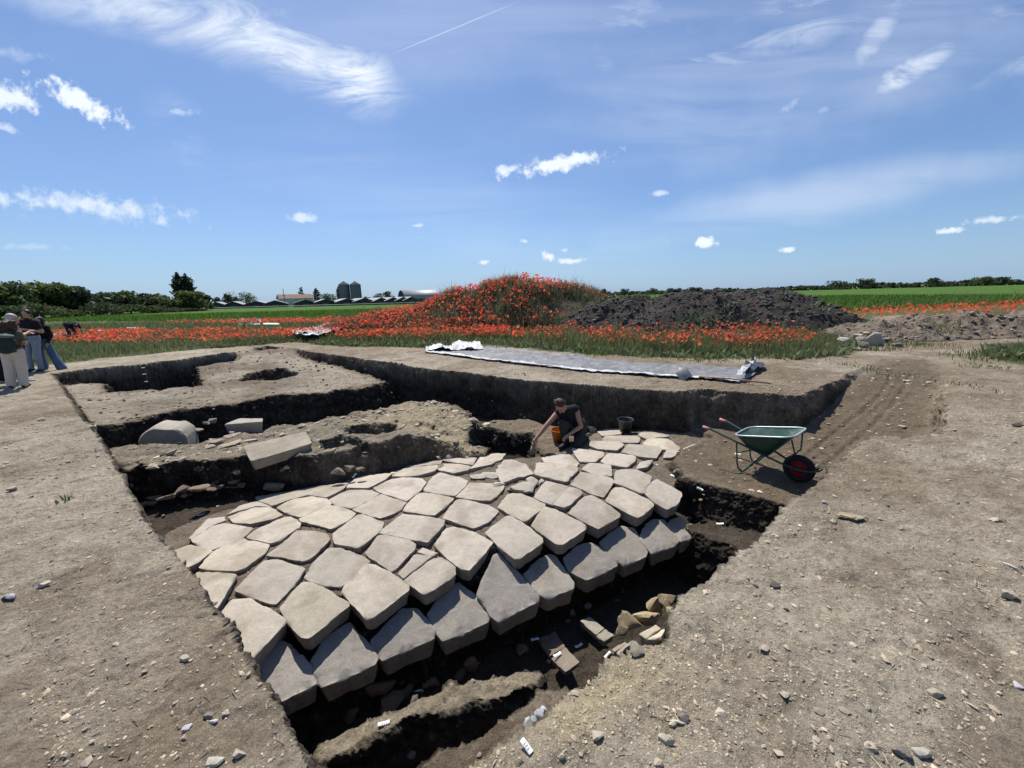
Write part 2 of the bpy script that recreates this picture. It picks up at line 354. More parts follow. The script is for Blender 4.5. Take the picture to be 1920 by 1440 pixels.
# ------------------------------------------------------------------ terrain
def nn(x, y): return -0.447*x+0.894*y                        # across the old road
def aa(x, y): return 0.894*x+0.447*y                         # along the old road
def pave(x, y):
    n = np.clip(nn(x, y), 2.6, 7.0)
    return -0.75-0.075*(n-4.7)**2
def kerb_z(x, y): return -1.10-0.40*(3.25-nn(x, y))
def unproj(pts, fn, it=7):
    a = np.array(pts, float); z = np.full(len(a), -0.85)
    for _ in range(it):
        p = at(a[:, 0], a[:, 1], z); z = 0.5*z+0.5*fn(p[:, 0], p[:, 1])
    return at(a[:, 0], a[:, 1], z)
PAVW = {k: unproj(v, pave) for k, v in PAV.items()}
KERBW = {k: unproj(v, kerb_z) for k, v in KERB.items()}
EDGE_L = [(560,1520),(585,1440),(572,1400),(545,1340),(520,1305),(498,1262),(470,1230),(440,1185),(400,1130),(378,1090),(342,1045),(310,1015),(265,960),(240,915),(215,870),(195,835),(170,800),(140,760),(112,718),(96,700)]
LIP = [(180,690),(300,676),(440,660),(500,648),(540,651),(620,662),(700,674),(800,690),(900,699),(1000,709),(1100,718),(1200,726),(1300,735),(1400,745),(1460,747),(1505,741),(1545,727),(1575,712),(1610,697),(1645,680)]
EDGE_R = [(1590,842),(1560,868),(1530,908),(1480,945),(1440,985),(1392,1032),(1352,1070),(1300,1100),(1262,1148),(1250,1198),(1190,1212),(1130,1240),(1068,1285),(1040,1325),(1000,1360),(930,1392),(860,1425),(800,1450),(740,1500),(660,1560)]
W_L, W_LIP, W_R = atp(EDGE_L), atp(LIP), atp(EDGE_R)
TRENCH = np.concatenate([W_L, W_LIP, [[7.0, 8.0, 0], [5.3, 5.9, 0]], W_R])[:, :2]
RAMP = np.array([(2.05,5.75),(2.14,5.60),(2.35,5.25),(2.6,4.97),(2.85,4.78),(3.05,4.62),(3.3,4.42),(3.5,4.1),(3.6,4.03),(4.41,4.69),(4.72,4.9),(5.0,4.7),(5.6,4.8),(6.2,5.3),(7.2,6.3),(9.5,8.3),(11,10.0),(10.2,10.6),(9.1,9.75),(7.6,8.7),(6.2,7.6),(5.2,6.9),(4.4,7.1),(3.6,7.5),(2.9,7.1),(2.5,6.5)])
def ramp_z(x, y):
    d = (x-3.5)*0.8+(y-4.8)*0.6
    return -0.72+0.70*sstep(d, 1.2, 7.0)
PAVE_P = np.array([(-2.55,3.0),(-2.1,2.78),(-1.35,3.12),(-0.95,3.32),(-0.45,3.5),(0.05,3.8),(0.6,4.05),(1.2,4.4),(1.8,4.75),(2.2,5.0),(2.35,5.3),(2.35,5.8),(2.8,6.3),(3.5,6.8),(3.2,7.6),(2.6,7.9),(1.7,7.8),(1.35,7.0),(0.9,6.5),(0.5,6.3),(-0.4,6.3),(-1.0,6.6),(-1.5,6.75),(-2.0,6.5),(-2.6,6.0),(-3.3,5.75),(-3.9,5.5),(-4.3,4.7),(-4.2,3.9),(-3.4,3.2)])
KERB_P = np.array([(-2.6,2.6),(-1.75,2.3),(-1.2,2.55),(-0.6,2.85),(-0.1,3.12),(0.4,3.4),(1.0,3.7),(1.6,4.02),(2.2,4.4),(2.5,4.7),(2.4,5.1),(0.9,4.5),(-0.3,3.85),(-1.3,3.3),(-2.3,3.0)])
DITCH = np.array([(-2.2,2.5),(-1.75,2.25),(-0.6,2.82),(0.4,3.36),(1.0,3.66),(1.6,3.98),(2.2,4.36),(2.6,4.1),(2.2,3.3),(1.75,2.9),(1.15,2.45),(0.85,2.2),(0.4,2.0),(0.1,1.8),(-0.3,1.5),(-0.8,1.5),(-1.3,1.9),(-1.9,2.2)])
LEDGE = np.concatenate([atp([(1100,1262),(1050,1330),(990,1375),(900,1408),(800,1452)], -0.32)[:, :2], atp([(700,1540),(760,1460),(830,1410),(910,1375),(960,1345),(1010,1290)], -0.42)[:, :2]])
RIDGE = unproj([(600,1420),(603,1392),(640,1372),(700,1352),(760,1325),(830,1292),(900,1276),(960,1262),(1012,1262),(1000,1276),(960,1292),(880,1310),(800,1336),(720,1364),(650,1400)], lambda x, y: x*0-1.33)[:, :2]
WALL_A = np.concatenate([atp([(225,880),(262,875),(300,872),(350,866),(395,862),(450,852),(520,850),(590,852),(640,862),(700,866),(762,862)], -.52)[:, :2], atp([(800,855),(850,848),(890,838)], -.62)[:, :2],
          atp([(930,815),(960,800),(930,785)], -.7)[:, :2], atp([(890,768),(850,756),(800,752),(760,753),(700,765),(620,785),(520,800),(430,815),(360,831),(290,828),(250,831),(195,842)], -.52)[:, :2]])
PLATEAU = np.concatenate([atp([(100,708),(112,735),(140,775),(168,804),(230,790),(290,776),(370,762),(440,750),(520,740),(600,735),(660,731),(700,722),(727,713)], -.36)[:, :2],
          atp([(700,703),(660,690),(610,678),(560,668)], -.3)[:, :2], [[-9.6, 16.8], [-10.6, 16.6]], atp([(455,668)], -.25)[:, :2], atp([(440,683),(370,691),(383,722),(330,726),(260,730),(205,733)], -.36)[:, :2], atp([(190,715),(150,717)], -.36)[:, :2]])
HOLE_A = atp([(440,718),(462,703),(490,694),(530,689),(560,700),(553,709),(500,716)], -.40)[:, :2]
HOLE_B = atp([(638,800),(655,790),(700,786),(745,790),(748,800),(720,808),(690,812),(650,814)], -.50)[:, :2]
HOLE_C = atp([(592,845),(600,828),(640,820),(700,830),(690,842),(650,838)], -.55)[:, :2]
PIT_D = atp([(872,842),(895,800),(935,806),(965,812),(1000,812),(1008,842),(980,850),(930,852)], -.92)[:, :2]
MOUND_E = atp([(895,798),(925,788),(990,787),(1040,800),(1110,830),(1050,848),(1005,830),(990,806),(940,803)], -.88)[:, :2]
VEG_EDGE = atp([(-400,700),(-100,694),(0,690),(60,688),(130,680),(280,663),(400,653),(560,642),(640,650),(720,650),(800,652),(900,646),(1000,656),(1100,664),(1200,670),(1300,672),(1400,674),(1500,676),(1590,670),(1612,655),(1600,640),(1560,628),(1640,612),(1640,592),(1700,590),(1800,598),(1900,612),(1925,640),(1840,645),(1860,672),(1930,684),(2100,690)])[:, :2]
VEG = np.concatenate([VEG_EDGE, [[400, 100], [900, 1500], [-900, 1500], [-900, 60]]])
PAVE_P[:10] += np.array([-.11, .22]); KERB_P = KERB_P+np.where((np.arange(len(KERB_P)) < 9)[:, None], np.array([[-.14, .29]]), 0); DITCH[:7] += np.array([-.22, .44])
def lerp(z, tgt, t): return z+(tgt-z)*t
def region(z, x, y, poly, tgt, w, wob=0.05, out=False, seed=0, lim=1.5):
    """carve or raise towards tgt inside poly; the slope is w wide, inside the outline or (out) outside it"""
    p = np.asarray(poly)[:, :2]; lo = p.min(0)-lim; hi = p.max(0)+lim
    k = (x > lo[0]) & (x < hi[0]) & (y > lo[1]) & (y < hi[1])
    if not k.any(): return z
    xs, ys = x[k], y[k]
    s = sdist(xs, ys, p)+wob*(fbm(xs, ys, 1.6, 3, 5+seed)+0.6*fbm(xs, ys, 8, 3, 31+seed))
    t = sstep(s, -w, 0) if out else sstep(s, 0, w)
    z = z.copy(); zz = tgt(xs, ys) if callable(tgt) else tgt
    z[k] = lerp(z[k], zz, t); return z
def height(x, y):
    x = np.asarray(x, float); y = np.asarray(y, float)
    near = sstep(np.hypot(x, y), 60, 25)
    z = near*(0.035*fbm(x, y, 0.45, 3, 3)+0.012*fbm(x, y, 2.2, 3, 9))
    z = z-0.0*x
    k = sstep(sdist(x, y, TRENCH), -0.9, -0.05); z = z-0.05*k*near*sstep(fbm(x, y, .8, 2, 77), -.3, .6)
    z = region(z, x, y, RAMP, ramp_z, 0.16, 0.05, False, 4); zs = z
    tw = sdist(x, y, TRENCH)+0.03*(fbm(x, y, 1.6, 3, 6)+0.5*fbm(x, y, 6, 3, 32))*sstep(x, -2.5, -1)+.014*fbm(x, y, 12, 3, 33)
    z = -1.13+0.04*fbm(x, y, 1.5, 3, 8)
    z = region(z, x, y, RAMP, lambda a, b: ramp_z(a, b)+0.02*fbm(a, b, 2, 3, 12), 0.22, 0.05, True, 4)
    z = region(z, x, y, PLATEAU, lambda a, b: -0.37+0.07*fbm(a, b, .9, 4, 15)+0.05*fbm(a, b, 4, 4, 18)+0.30*sstep(np.hypot(a+10.2, b-16.4), 3.2, .3), 0.22, 0.10, True, 6)
    z = region(z, x, y, HOLE_A, -1.0, 0.22, 0.05, False, 7)
    z = region(z, x, y, WALL_A, lambda a, b: -0.53+0.07*fbm(a, b, 1.3, 4, 16)+0.07*fbm(a, b, 4.5, 4, 19)-0.30*sstep(a, -2.2, -0.4)*sstep(b, 9.0, 6.9), 0.20, 0.10, True, 8)
    z = region(z, x, y, HOLE_B, -0.85, 0.16, 0.05, False, 9)
    z = region(z, x, y, HOLE_C, -0.75, 0.16, 0.05, False, 9)
    z = region(z, x, y, MOUND_E, lambda a, b: -0.9+0.04*fbm(a, b, 2, 3, 22), 0.35, 0.08, True, 11)
    z = region(z, x, y, DITCH, lambda a, b: -1.72+0.06*fbm(a, b, 2, 3, 23), 0.22, 0.05, False, 13)
    z = region(z, x, y, KERB_P, lambda a, b: kerb_z(a, b)-0.185, 0.05, 0.03, True, 14)
    z = region(z, x, y, RIDGE, lambda a, b: -1.33+0.05*fbm(a, b, 4, 4, 25), 0.15, 0.05, True, 16)
    z = region(z, x, y, LEDGE, lambda a, b: -0.42+0.05*fbm(a, b, 3, 3, 26), 0.15, 0.04, True, 17)
    z = region(z, x, y, PAVE_P, lambda a, b: pave(a, b)-0.046+0.014*fbm(a, b, 5, 3, 29), 0.16, 0.05, True, 12)
    z = region(z, x, y, PIT_D, -1.35, 0.2, 0.06, False, 10)
    z = z+.02*np.clip(fbm(x, y, 9, 3, 45), -.2, 1)*sstep(pave(x, y)-.2-z, -.3, .1)
    tt = np.clip(tw/.17, 0, 1); tt = 1-(1-tt)**1.7; z = lerp(zs, z, tt); near = near*(1-3.4*tt*(1-tt))
    z = z+near*(0.012*fbm(x, y, 6, 3, 41)-.016*sstep(fbm(x, y, 4.2, 3, 47), .12, .45)+.010*fbm(x, y, 2.9, 2, 48)+0.010*fbm(x, y, 19, 3, 42)+0.009*np.maximum(fbm(x, y, 42, 2, 43), -.05))
    return z
_h0 = height
def height(x, y):
    z = _h0(x, y); x = np.asarray(x, float); y = np.asarray(y, float)
    k = (x > 3.3) & (x < 11) & (y > 4.4) & (y < 11)                # ruts left by the barrow on the ramp
    if k.any():
        t = (x[k]-3.9)*.8+(y[k]-5.0)*.6; s = -(x[k]-3.9)*.6+(y[k]-5.0)*.8; d = np.minimum(np.abs(s-.12-.10*np.sin(t*1.1)), np.abs(s+.16-.08*np.sin(t*.9+1)))
        z = z.copy(); z[k] += (-.022*np.exp(-(d/.035)**2)+.010*np.exp(-((d-.075)/.03)**2))*sstep(t, .2, .8)*sstep(t, 7, 5.5)
    return z
def gz(x, y): return float(height(np.array([x], float), np.array([y], float))[0])
def axis(cuts):
    out = [cuts[0][0]]
    for (a, d0), (b, d1) in zip(cuts[:-1], cuts[1:]):
        p = a
        while p < b:
            t = (p-a)/(b-a); p += d0*(1-t)+d1*t
            out.append(min(p, b))
    return np.unique(np.round(out, 5))
XS = axis([(-1500, 300), (-120, 12), (-30, .9), (-15, .09), (-7, .032), (-3.5, .019), (3.2, .019), (6.5, .03), (12, .09), (30, .9), (120, 12), (1500, 300)])
YS = axis([(-12, 1.5), (-1, .25), (0.7, .02), (4.5, .018), (8.5, .028), (12, .04), (17.5, .06), (30, .35), (120, 8), (3000, 400)])
GX, GY = np.meshgrid(XS, YS); gx, gy = GX.ravel(), GY.ravel()
gzv = height(gx, gy)
GZ = gzv.reshape(GX.shape)
dzx = np.gradient(GZ, XS, axis=1); dzy = np.gradient(GZ, YS, axis=0); SLOPE = np.hypot(dzx, dzy).ravel()
TS = sdist(gx, gy, TRENCH)
def soil_colour():
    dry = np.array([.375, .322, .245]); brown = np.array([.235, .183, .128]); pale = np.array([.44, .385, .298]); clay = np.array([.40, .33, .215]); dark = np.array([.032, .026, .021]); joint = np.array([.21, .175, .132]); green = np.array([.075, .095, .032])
    c = np.tile(dry, (len(gx), 1))
    def mixc(c, col, t): return c+(col-c)*t[:, None]
    b = fbm(gx, gy, .55, 4, 51); c = mixc(c, brown, .7*sstep(b, .05, .5)); c = mixc(c, pale, .6*sstep(-b, .05, .5))
    s2 = fbm(gx, gy, 3.1, 4, 52); c = mixc(c, brown, .35*sstep(s2, .1, .5)); c = mixc(c, pale, .35*sstep(-s2, .1, .5))
    # brown trodden stretches: far right of the foreground, the ramp, the baulk behind
    c = mixc(c, brown, .8*sstep(fbm(gx, gy, .3, 3, 60), -.2, .3)*sstep(gx, 1.8, 4.5)); c = mixc(c, brown, .55*sstep(gy+.55*gx, 9.0, 11.0)*sstep(fbm(gx, gy, .9, 3, 62), -.6, .2)); c = mixc(c, brown*.8, .5*sstep(fbm(gx, gy, 1.7, 4, 63), .12, .4)); c = mixc(c, brown*.66, .85*sstep(sdist(gx, gy, RAMP), -.1, .4))
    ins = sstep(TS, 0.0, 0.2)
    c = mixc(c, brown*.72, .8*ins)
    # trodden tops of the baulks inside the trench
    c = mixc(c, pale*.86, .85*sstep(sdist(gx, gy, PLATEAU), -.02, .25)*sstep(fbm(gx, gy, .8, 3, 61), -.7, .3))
    wa = sstep(sdist(gx, gy, WALL_A), -.04, .1); c = mixc(c, dry*.8, .8*wa)
    c = mixc(c, clay, .7*sstep(gx, -5.2, -3.2)*wa*sstep(fbm(gx, gy, .9, 3, 64)+.9*np.exp(-((gx+1.9)**2+(gy-8.1)**2)/1.2)+.4*np.exp(-((gx+5.2)**2+(gy-6.3)**2)/.8), .05, .5))
    c = mixc(c, np.array([.33, .28, .20]), .9*sstep(sdist(gx, gy, RIDGE), -.25, -.02))
    # yellow mortar showing along the near edge
    ne = np.exp(-((TS+.12)/.16)**2)*sstep(gx, -.9, -.3)*sstep(gx, 1.2, .5)*(gy < 3); c = mixc(c, clay*1.15, .95*ne*sstep(fbm(gx, gy, 2.5, 3, 65), -.5, .2))
    pv = sstep(sdist(gx, gy, PAVE_P), -.1, .05)*sstep(gzv, -.62, -.72)*(1-sstep(SLOPE, .5, 1.0)); c = mixc(c, joint, .75*pv)
    # fresh sections and deep floors get damp earth colour, their shade painted in too
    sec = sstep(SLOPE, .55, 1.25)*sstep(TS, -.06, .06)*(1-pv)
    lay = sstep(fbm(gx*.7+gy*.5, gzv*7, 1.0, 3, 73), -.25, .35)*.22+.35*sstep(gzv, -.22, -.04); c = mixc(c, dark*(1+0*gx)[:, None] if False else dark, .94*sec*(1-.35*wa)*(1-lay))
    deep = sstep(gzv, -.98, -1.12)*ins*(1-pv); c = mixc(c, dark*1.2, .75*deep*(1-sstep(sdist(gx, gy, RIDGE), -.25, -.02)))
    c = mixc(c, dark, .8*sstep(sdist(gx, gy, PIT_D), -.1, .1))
    # grass land and the far green fields
    v = sstep(sdist(gx, gy, VEG)+.35*fbm(gx, gy, .9, 3, 70), -.1, .3)
    c = mixc(c, green*(.9+.0), v*.9)
    field = np.array([.058, .115, .018]); fr = sstep(gy+.38*gx, 30, 36)*(gx < 0)+sstep(gy-.25*gx, 22, 26)*(gx >= 0)
    c = mixc(c, field, np.clip(fr, 0, 1)*v)
    return np.clip(c, 0, 1)
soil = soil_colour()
ny_, nx_ = GX.shape; ii = np.arange(ny_*nx_).reshape(ny_, nx_)
quads = np.stack([ii[:-1, :-1], ii[:-1, 1:], ii[1:, 1:], ii[1:, :-1]], -1).reshape(-1, 4)
# cut sections: steep faces get a finer mesh, pushed in and out as spade and trowel leave them
NS = 4
qs = SLOPE[quads].mean(1); core = (np.abs(gx[quads[:, 0]]) < 14) & (gy[quads[:, 0]] > .8) & (gy[quads[:, 0]] < 17.5); steep = (qs > .9) & core
touch = np.zeros(len(gx), bool); touch[quads[~steep].ravel()] = True; soft = np.where(touch, 0.0, 1.0)
sq = quads[steep]; r0, c0 = sq[:, 0]//nx_, sq[:, 0] % nx_; wide_ = nx_*NS+1
ti, tj = np.meshgrid(np.arange(NS+1), np.arange(NS+1), indexing='ij'); fi, fj = ti.ravel()/NS, tj.ravel()/NS
wts = np.stack([(1-fi)*(1-fj), (1-fi)*fj, fi*fj, fi*(1-fj)], 1)          # corners: 00, 01, 11, 10
gid = (r0[:, None]*NS+ti.ravel())*wide_+(c0[:, None]*NS+tj.ravel())
uid, first, inv = np.unique(gid.ravel(), return_index=True, return_inverse=True)
fx = (gx[sq]@wts.T).ravel()[first]; fy = (gy[sq]@wts.T).ravel()[first]; fz = (gzv[sq]@wts.T).ravel()[first]; fm = (soft[sq]@wts.T).ravel()[first]
ddx = (dzx.ravel()[sq]@wts.T).ravel()[first]; ddy = (dzy.ravel()[sq]@wts.T).ravel()[first]; gl = np.hypot(ddx, ddy)+1e-6
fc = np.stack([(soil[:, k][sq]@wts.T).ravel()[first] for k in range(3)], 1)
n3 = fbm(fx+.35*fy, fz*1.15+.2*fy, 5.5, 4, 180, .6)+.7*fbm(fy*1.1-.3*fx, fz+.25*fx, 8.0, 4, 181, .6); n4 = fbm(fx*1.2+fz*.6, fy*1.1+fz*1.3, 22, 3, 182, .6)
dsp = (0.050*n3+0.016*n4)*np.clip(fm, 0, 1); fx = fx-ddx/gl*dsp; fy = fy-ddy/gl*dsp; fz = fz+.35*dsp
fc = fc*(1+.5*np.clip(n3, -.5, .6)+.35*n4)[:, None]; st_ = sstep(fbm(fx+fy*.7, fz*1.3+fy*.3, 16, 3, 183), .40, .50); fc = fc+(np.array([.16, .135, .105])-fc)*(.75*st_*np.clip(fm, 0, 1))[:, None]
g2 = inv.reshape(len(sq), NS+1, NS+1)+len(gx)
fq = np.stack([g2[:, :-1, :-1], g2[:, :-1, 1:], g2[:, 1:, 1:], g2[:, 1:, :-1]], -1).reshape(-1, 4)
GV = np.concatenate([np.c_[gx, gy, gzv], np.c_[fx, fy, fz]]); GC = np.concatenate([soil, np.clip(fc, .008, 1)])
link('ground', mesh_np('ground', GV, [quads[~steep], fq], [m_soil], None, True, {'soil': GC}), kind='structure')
# ------------------------------------------------------------------ paving and kerb stones
def resample(p, k):
    p = np.asarray(p); q = np.concatenate([p, p[:1]]); L = np.r_[0, np.cumsum(np.linalg.norm(np.diff(q, axis=0), axis=1))]
    t = np.linspace(0, L[-1], k, endpoint=False); return np.stack([np.interp(t, L, q[:, i]) for i in range(q.shape[1])], 1)
def chaikin(p, it=1, f=0.22):
    for _ in range(it):
        a = p; b = np.roll(p, -1, 0); p = np.stack([a*(1-f)+b*f, a*f+b*(1-f)], 1).reshape(-1, p.shape[1])
    return p
def slab_mesh(name, pts, topfn, thick, base, rough=.004, bev=.011, seed=0, grow=0.0, rag=.006, cracks=()):
    """a worn stone: outline -> rounded upper arris, lumpy sides, slightly domed top"""
    r = np.random.default_rng(seed+100)
    xy = resample(chaikin(chaikin(np.asarray(pts)[:, :2], 1, .05), 1, .12), 110); c = xy.mean(0)
    d = xy-c; ln = np.linalg.norm(d, axis=1, keepdims=True); xy = xy+d/ln*(grow+rag*fbm(xy[:, 0], xy[:, 1], 9, 4, seed)[:, None]*2)
    def inset(k):  return c+(xy-c)*(1-k/np.maximum(np.linalg.norm(xy-c, axis=1, keepdims=True), .03))
    def z_of(q): return topfn(q[:, 0], q[:, 1])
    n = len(xy); rings = []
    bw = bev*(.65+2.0*np.clip(fbm(xy[:, 0], xy[:, 1], 9, 4, seed+5), -.15, 1))[:, None]
    zt = z_of(xy)
    under = inset(thick*.22)
    rings.append(np.c_[under, zt-thick])
    for k in (.75, .5, .28, .14):
        q = inset(thick*.22*k)+.010*(r.random((n, 2))-.5); q = q+.012*fbm(xy[:, 0]*3+k*9, xy[:, 1]*3-k*5, 6, 3, seed+9)[:, None]*(xy-c)/ln
        rings.append(np.c_[q, zt-thick*k-.3*bev])
    rings.append(np.c_[xy, zt-bw[:, 0]*1.0]); rings.append(np.c_[inset(bw*.32), zt-bw[:, 0]*.36]); rings.append(np.c_[inset(bw*1.1), zt-.002])
    for k in (.86, .74, .60, .45, .30, .15):
        q = c+(inset(bw*1.1)-c)*k; rings.append(np.c_[q, z_of(q)])
    V = np.concatenate(rings+[np.array([[c[0], c[1], float(z_of(c[None])[0])]])])
    m = len(rings); top0 = 7*n
    tv = V[top0:]; tv[:, 2] += rough*fbm(tv[:, 0], tv[:, 1], 7, 4, seed+3)+.6*rough*fbm(tv[:, 0], tv[:, 1], 25, 3, seed+4)
    ar = np.arange(n); F = [np.stack([i*n+ar, i*n+(ar+1) % n, (i+1)*n+(ar+1) % n, (i+1)*n+ar], 1) for i in range(m-1)]
    T = np.stack([(m-1)*n+ar, (m-1)*n+(ar+1) % n, np.full(n, m*n)], 1)
    if np.sum(xy[:, 0]*np.roll(xy[:, 1], -1)-np.roll(xy[:, 0], -1)*xy[:, 1]) < 0:
        F = [f[:, ::-1] for f in F]; T = T[:, ::-1]
    tone = np.tile(np.asarray(base), (len(V), 1))
    dirt = sstep(fbm(V[:, 0], V[:, 1], 3.2, 4, seed+21), .0, .45)*.45
    side = np.zeros(len(V)); side[:5*n] = .5                     # earth still clinging to the buried faces
    tone = tone+(np.array([.22, .18, .13])-tone)*np.maximum(dirt, side*(.5+.5*fbm(V[:, 0]*3, V[:, 2]*9, 4, 3, seed+23)))[:, None]
    org = np.array([c[0], c[1], zt.mean()-thick])
    me = mesh_np(name, V-org, [np.concatenate(F), T], [m_stone], None, True, {'tone': tone}); shade_auto(me, 50)
    return me, org
ORD = ['first', 'second', 'third', 'fourth', 'fifth', 'sixth', 'seventh', 'eighth', 'ninth', 'tenth']
ROWS = [['e2','a35','a36','a31','a27','a33','b16','b15','b13','b14'], ['l7','a34','a32','a28','a26','a22','b20','b18','b11','b12'],
        ['l2','a24','a25','a21','a16','b21','b1','b10','b23'], ['l1','l3','a23','a19','a20','a15','b1b','b2','b9'],
        ['l3b','a18','a12','a13','a14','a8','b3','b8','b22'], ['a17','a11','a3','a4','a6','a9','b4','b7','b24'], ['a1','a2','a5','a7','b5','b6']]
SPECIAL = {'a31':'pale paving stone broken across its upper left corner, beside the ditch, fourth from the left', 'a27':'large square paving stone jutting over the lit kerb stone with the widest face',
 'e2':'front row paving stone half buried by the bank at its left', 'l7':'paving stone mostly hidden under the earth bank at the left, thin visible wedge', 'b14':'paving stone at the right end of the front row, beside the dark bank',
 'b21':'rough split boulder slab in the middle of the paving among broken pieces', 'a9':'layered flaking paving stone by the pit, near the reaching hand', 'a1':'thin sliver of paving carrying a white tag on the far left rim',
 'b1':'large flaking paving stone with cracked layers below the kneeling digger', 'b1b':'cracked pale slab just in front of the kneeling digger', 'b5':'paving stone the black bucket stands on', 'b4':'long paving stone just in front of the black bucket',
 'b23':'paving stone half covered by the brown earth of the barrow platform', 'b22':'tip of a paving stone showing from under the brown platform, near the wheelbarrow', 'b24':'small pale sliver of paving at the rim of the shadow, nearest the wheelbarrow handles',
 'b18':'paving stone split by a long crack, larger left piece', 'b6':'thin paving stone right of the bucket at the edge of the wall shadow', 'l1':'paving stone corner sticking out of the left bank, second lowest at the bank', 'a7':'square block-like paving stone with a straight far edge at the foot of the clay mound'}
PALE = np.array([.395, .352, .292])
def put_slab(key, label, nm='paving_stone', cat='paving stone', group='paving stones of the old road', pts=None, fn=None, thick=.2, seed=0, grow=0.0, base=None, **kw):
    r = np.random.default_rng(seed+400); tx, ty, dz = r.uniform(-.018, .018), r.uniform(-.018, .018), r.uniform(-.008, .010)
    c = np.asarray(pts)[:, :2].mean(0)
    top = lambda x, y: (fn or pave)(x, y)+dz+tx*(x-c[0])+ty*(y-c[1])
    me, org = slab_mesh(nm, pts, top, thick, (PALE if base is None else base)*r.uniform(.84, 1.10)*np.array([1, r.uniform(.98, 1.0), r.uniform(.95, 1.02)]), seed=seed, grow=grow, **kw)
    o = link(nm, me, None, label, cat, group, 'thing', org); return o
seed = 0
for ri, row in enumerate(ROWS):
    for ci, k in enumerate(row):
        seed += 1
        lab = SPECIAL.get(k) or 'worn pale paving stone, %s from the left in the %s row up from the kerb' % (ORD[ci], ORD[ri])
        flaky = k in ('b21', 'a9', 'b1', 'b1b')
        o = put_slab(k, lab, pts=PAVW[k], thick=.15 if ri == 0 else .14, seed=seed, grow=.012, rough=.011 if flaky else .0045, rag=.016 if flaky else .007)
for k, lab in {'a29':'small wedge-shaped fragment above the broken paving stone', 'a30':'long broken flake left of the broken front row paving stone', 'b19':'narrower right piece of the split paving stone'}.items():
    seed += 1; put_slab(k, lab, pts=PAVW[k], thick=.15, seed=seed, grow=.004)
KLAB = ['grey kerb stone at the left end, emerging from under the bank', 'grey kerb stone second from the left, pointed sunlit patch', 'grey kerb stone with a chipped right corner, third from the left', 'tall triangular sunlit kerb stone, fourth from the left',
        'largest kerb stone, wholly sunlit, tilted below the square jutting slab', 'kerb stone right of the largest sunlit one', 'kerb stone with a thin spike of sunlight, fourth from the right end', 'kerb stone third from the right end, wedge of sunlight', 'kerb stone second from the right end, small triangle of sunlight', 'smallest kerb stone at the right end against the dark bank']
for i, (k, lab) in enumerate(zip(KERB, KLAB)):
    seed += 1
    pts = KERBW[k]; fn = kerb_z
    if k == 'k5': fn = lambda x, y: kerb_z(x, y)+.03+.10*(nn(x, y)-3.1)
    if k == 'k5': pts = unproj(KERB[k], fn)
    put_slab(k, lab, 'kerb_stone', 'kerb stone', 'grey kerb stones along the ditch', pts, fn, .195, seed, .012, np.array([.31, .285, .25]), rough=.006, bev=.018)
# rubble pieces wedged between the slabs
def rock_mesh(name, size, seed, base, mats=None, planes=11, sub=3, flat=0.0, jit=.05):
    r = np.random.default_rng(seed+900); V, Fc = ICO[sub]
    nr = r.normal(size=(planes, 3)); nr /= np.linalg.norm(nr, axis=1)[:, None]; h = r.uniform(.42, .86, planes)
    if flat: nr[0] = (0, 0, 1); h[0] = flat; nr[1] = (0, 0, -1); h[1] = flat
    dt = V@nr.T; rad = np.min(np.where(dt > 1e-3, h/np.maximum(dt, 1e-3), 9), axis=1); rad = np.minimum(rad, 1.25)
    rad = rad*(1+jit*fbm(V[:, 0]*2+seed, V[:, 1]*2+V[:, 2]*1.7, 2.2, 3, seed))
    P = V*rad[:, None]*np.asarray(size)
    tone = np.tile(np.asarray(base)*r.uniform(.85, 1.12), (len(P), 1))*(1+.12*fbm(P[:, 0]*9+seed, P[:, 1]*9+P[:, 2]*5, 2, 3, seed))[:, None]
    me = mesh_np(name, P, [Fc], mats or [m_rock], None, True, {'tone': tone}); shade_auto(me, 28); return me
def ico(sub):
    import bmesh
    bm = bmesh.new(); bmesh.ops.create_icosphere(bm, subdivisions=sub, radius=1); V = np.array([v.co[:] for v in bm.verts]); F = np.array([[v.index for v in f.verts] for f in bm.faces]); bm.free(); return V, F
ICO = {i: ico(i) for i in (1, 2, 3, 4)}
def rock(u, v, size, base, label, z=None, group=None, name='stone', cat='stone', rz=0, sink=.25, seed=None, flat=0, tilt=(0, 0), planes=11):
    global seed_r; seed_r += 1; s = seed or seed_r; base = tuple(min(c, .40) for c in base)
    if z is None:
        zz = 0.0
        for _ in range(12):
            p = at(u, v, zz); zz = .5*zz+.5*gz(p[0], p[1])
    else: zz = z
    p = at(u, v, zz)
    me = rock_mesh(name, size, s, base, flat=flat, planes=planes, mats=[m_tile] if cat == 'tile' else None)
    o = link(name, me, None, label, cat, group, None, (p[0], p[1], zz+size[2]*((flat or .8)-sink*2*(flat or .8)))); o.rotation_euler = (tilt[0], tilt[1], rz)
    return o
seed_r = 0
LIME = (.40, .35, .27); GREY = (.24, .215, .18); BRN = (.17, .13, .095); RED = (.24, .15, .10); WHITE = (.52, .48, .40)
for (u, v, s, lab) in [(996,903,.115,'rounded boulder on the broken paving, left of the white pebble'), (978,916,.16,'flat broken piece below the split boulder slab'), (915,888,.13,'rough grey rubble piece left of the split boulder slab'), (892,893,.10,'low crumbled piece on the rough joint between slabs'), (1016,901,.05,'small white cobble wedged between two slabs'), (935,907,.09,'long flake lying in the joint under the split boulder slab')]:
    p = unproj([(u, v)], pave)[0]
    me = rock_mesh('paving_fragment', (s*1.3, s, s*.45), seed_r+77, PALE); seed_r += 1
    link('paving_fragment', me, None, lab, 'stone fragment', 'broken pieces in the paving', None, (p[0], p[1], p[2]-s*.12))
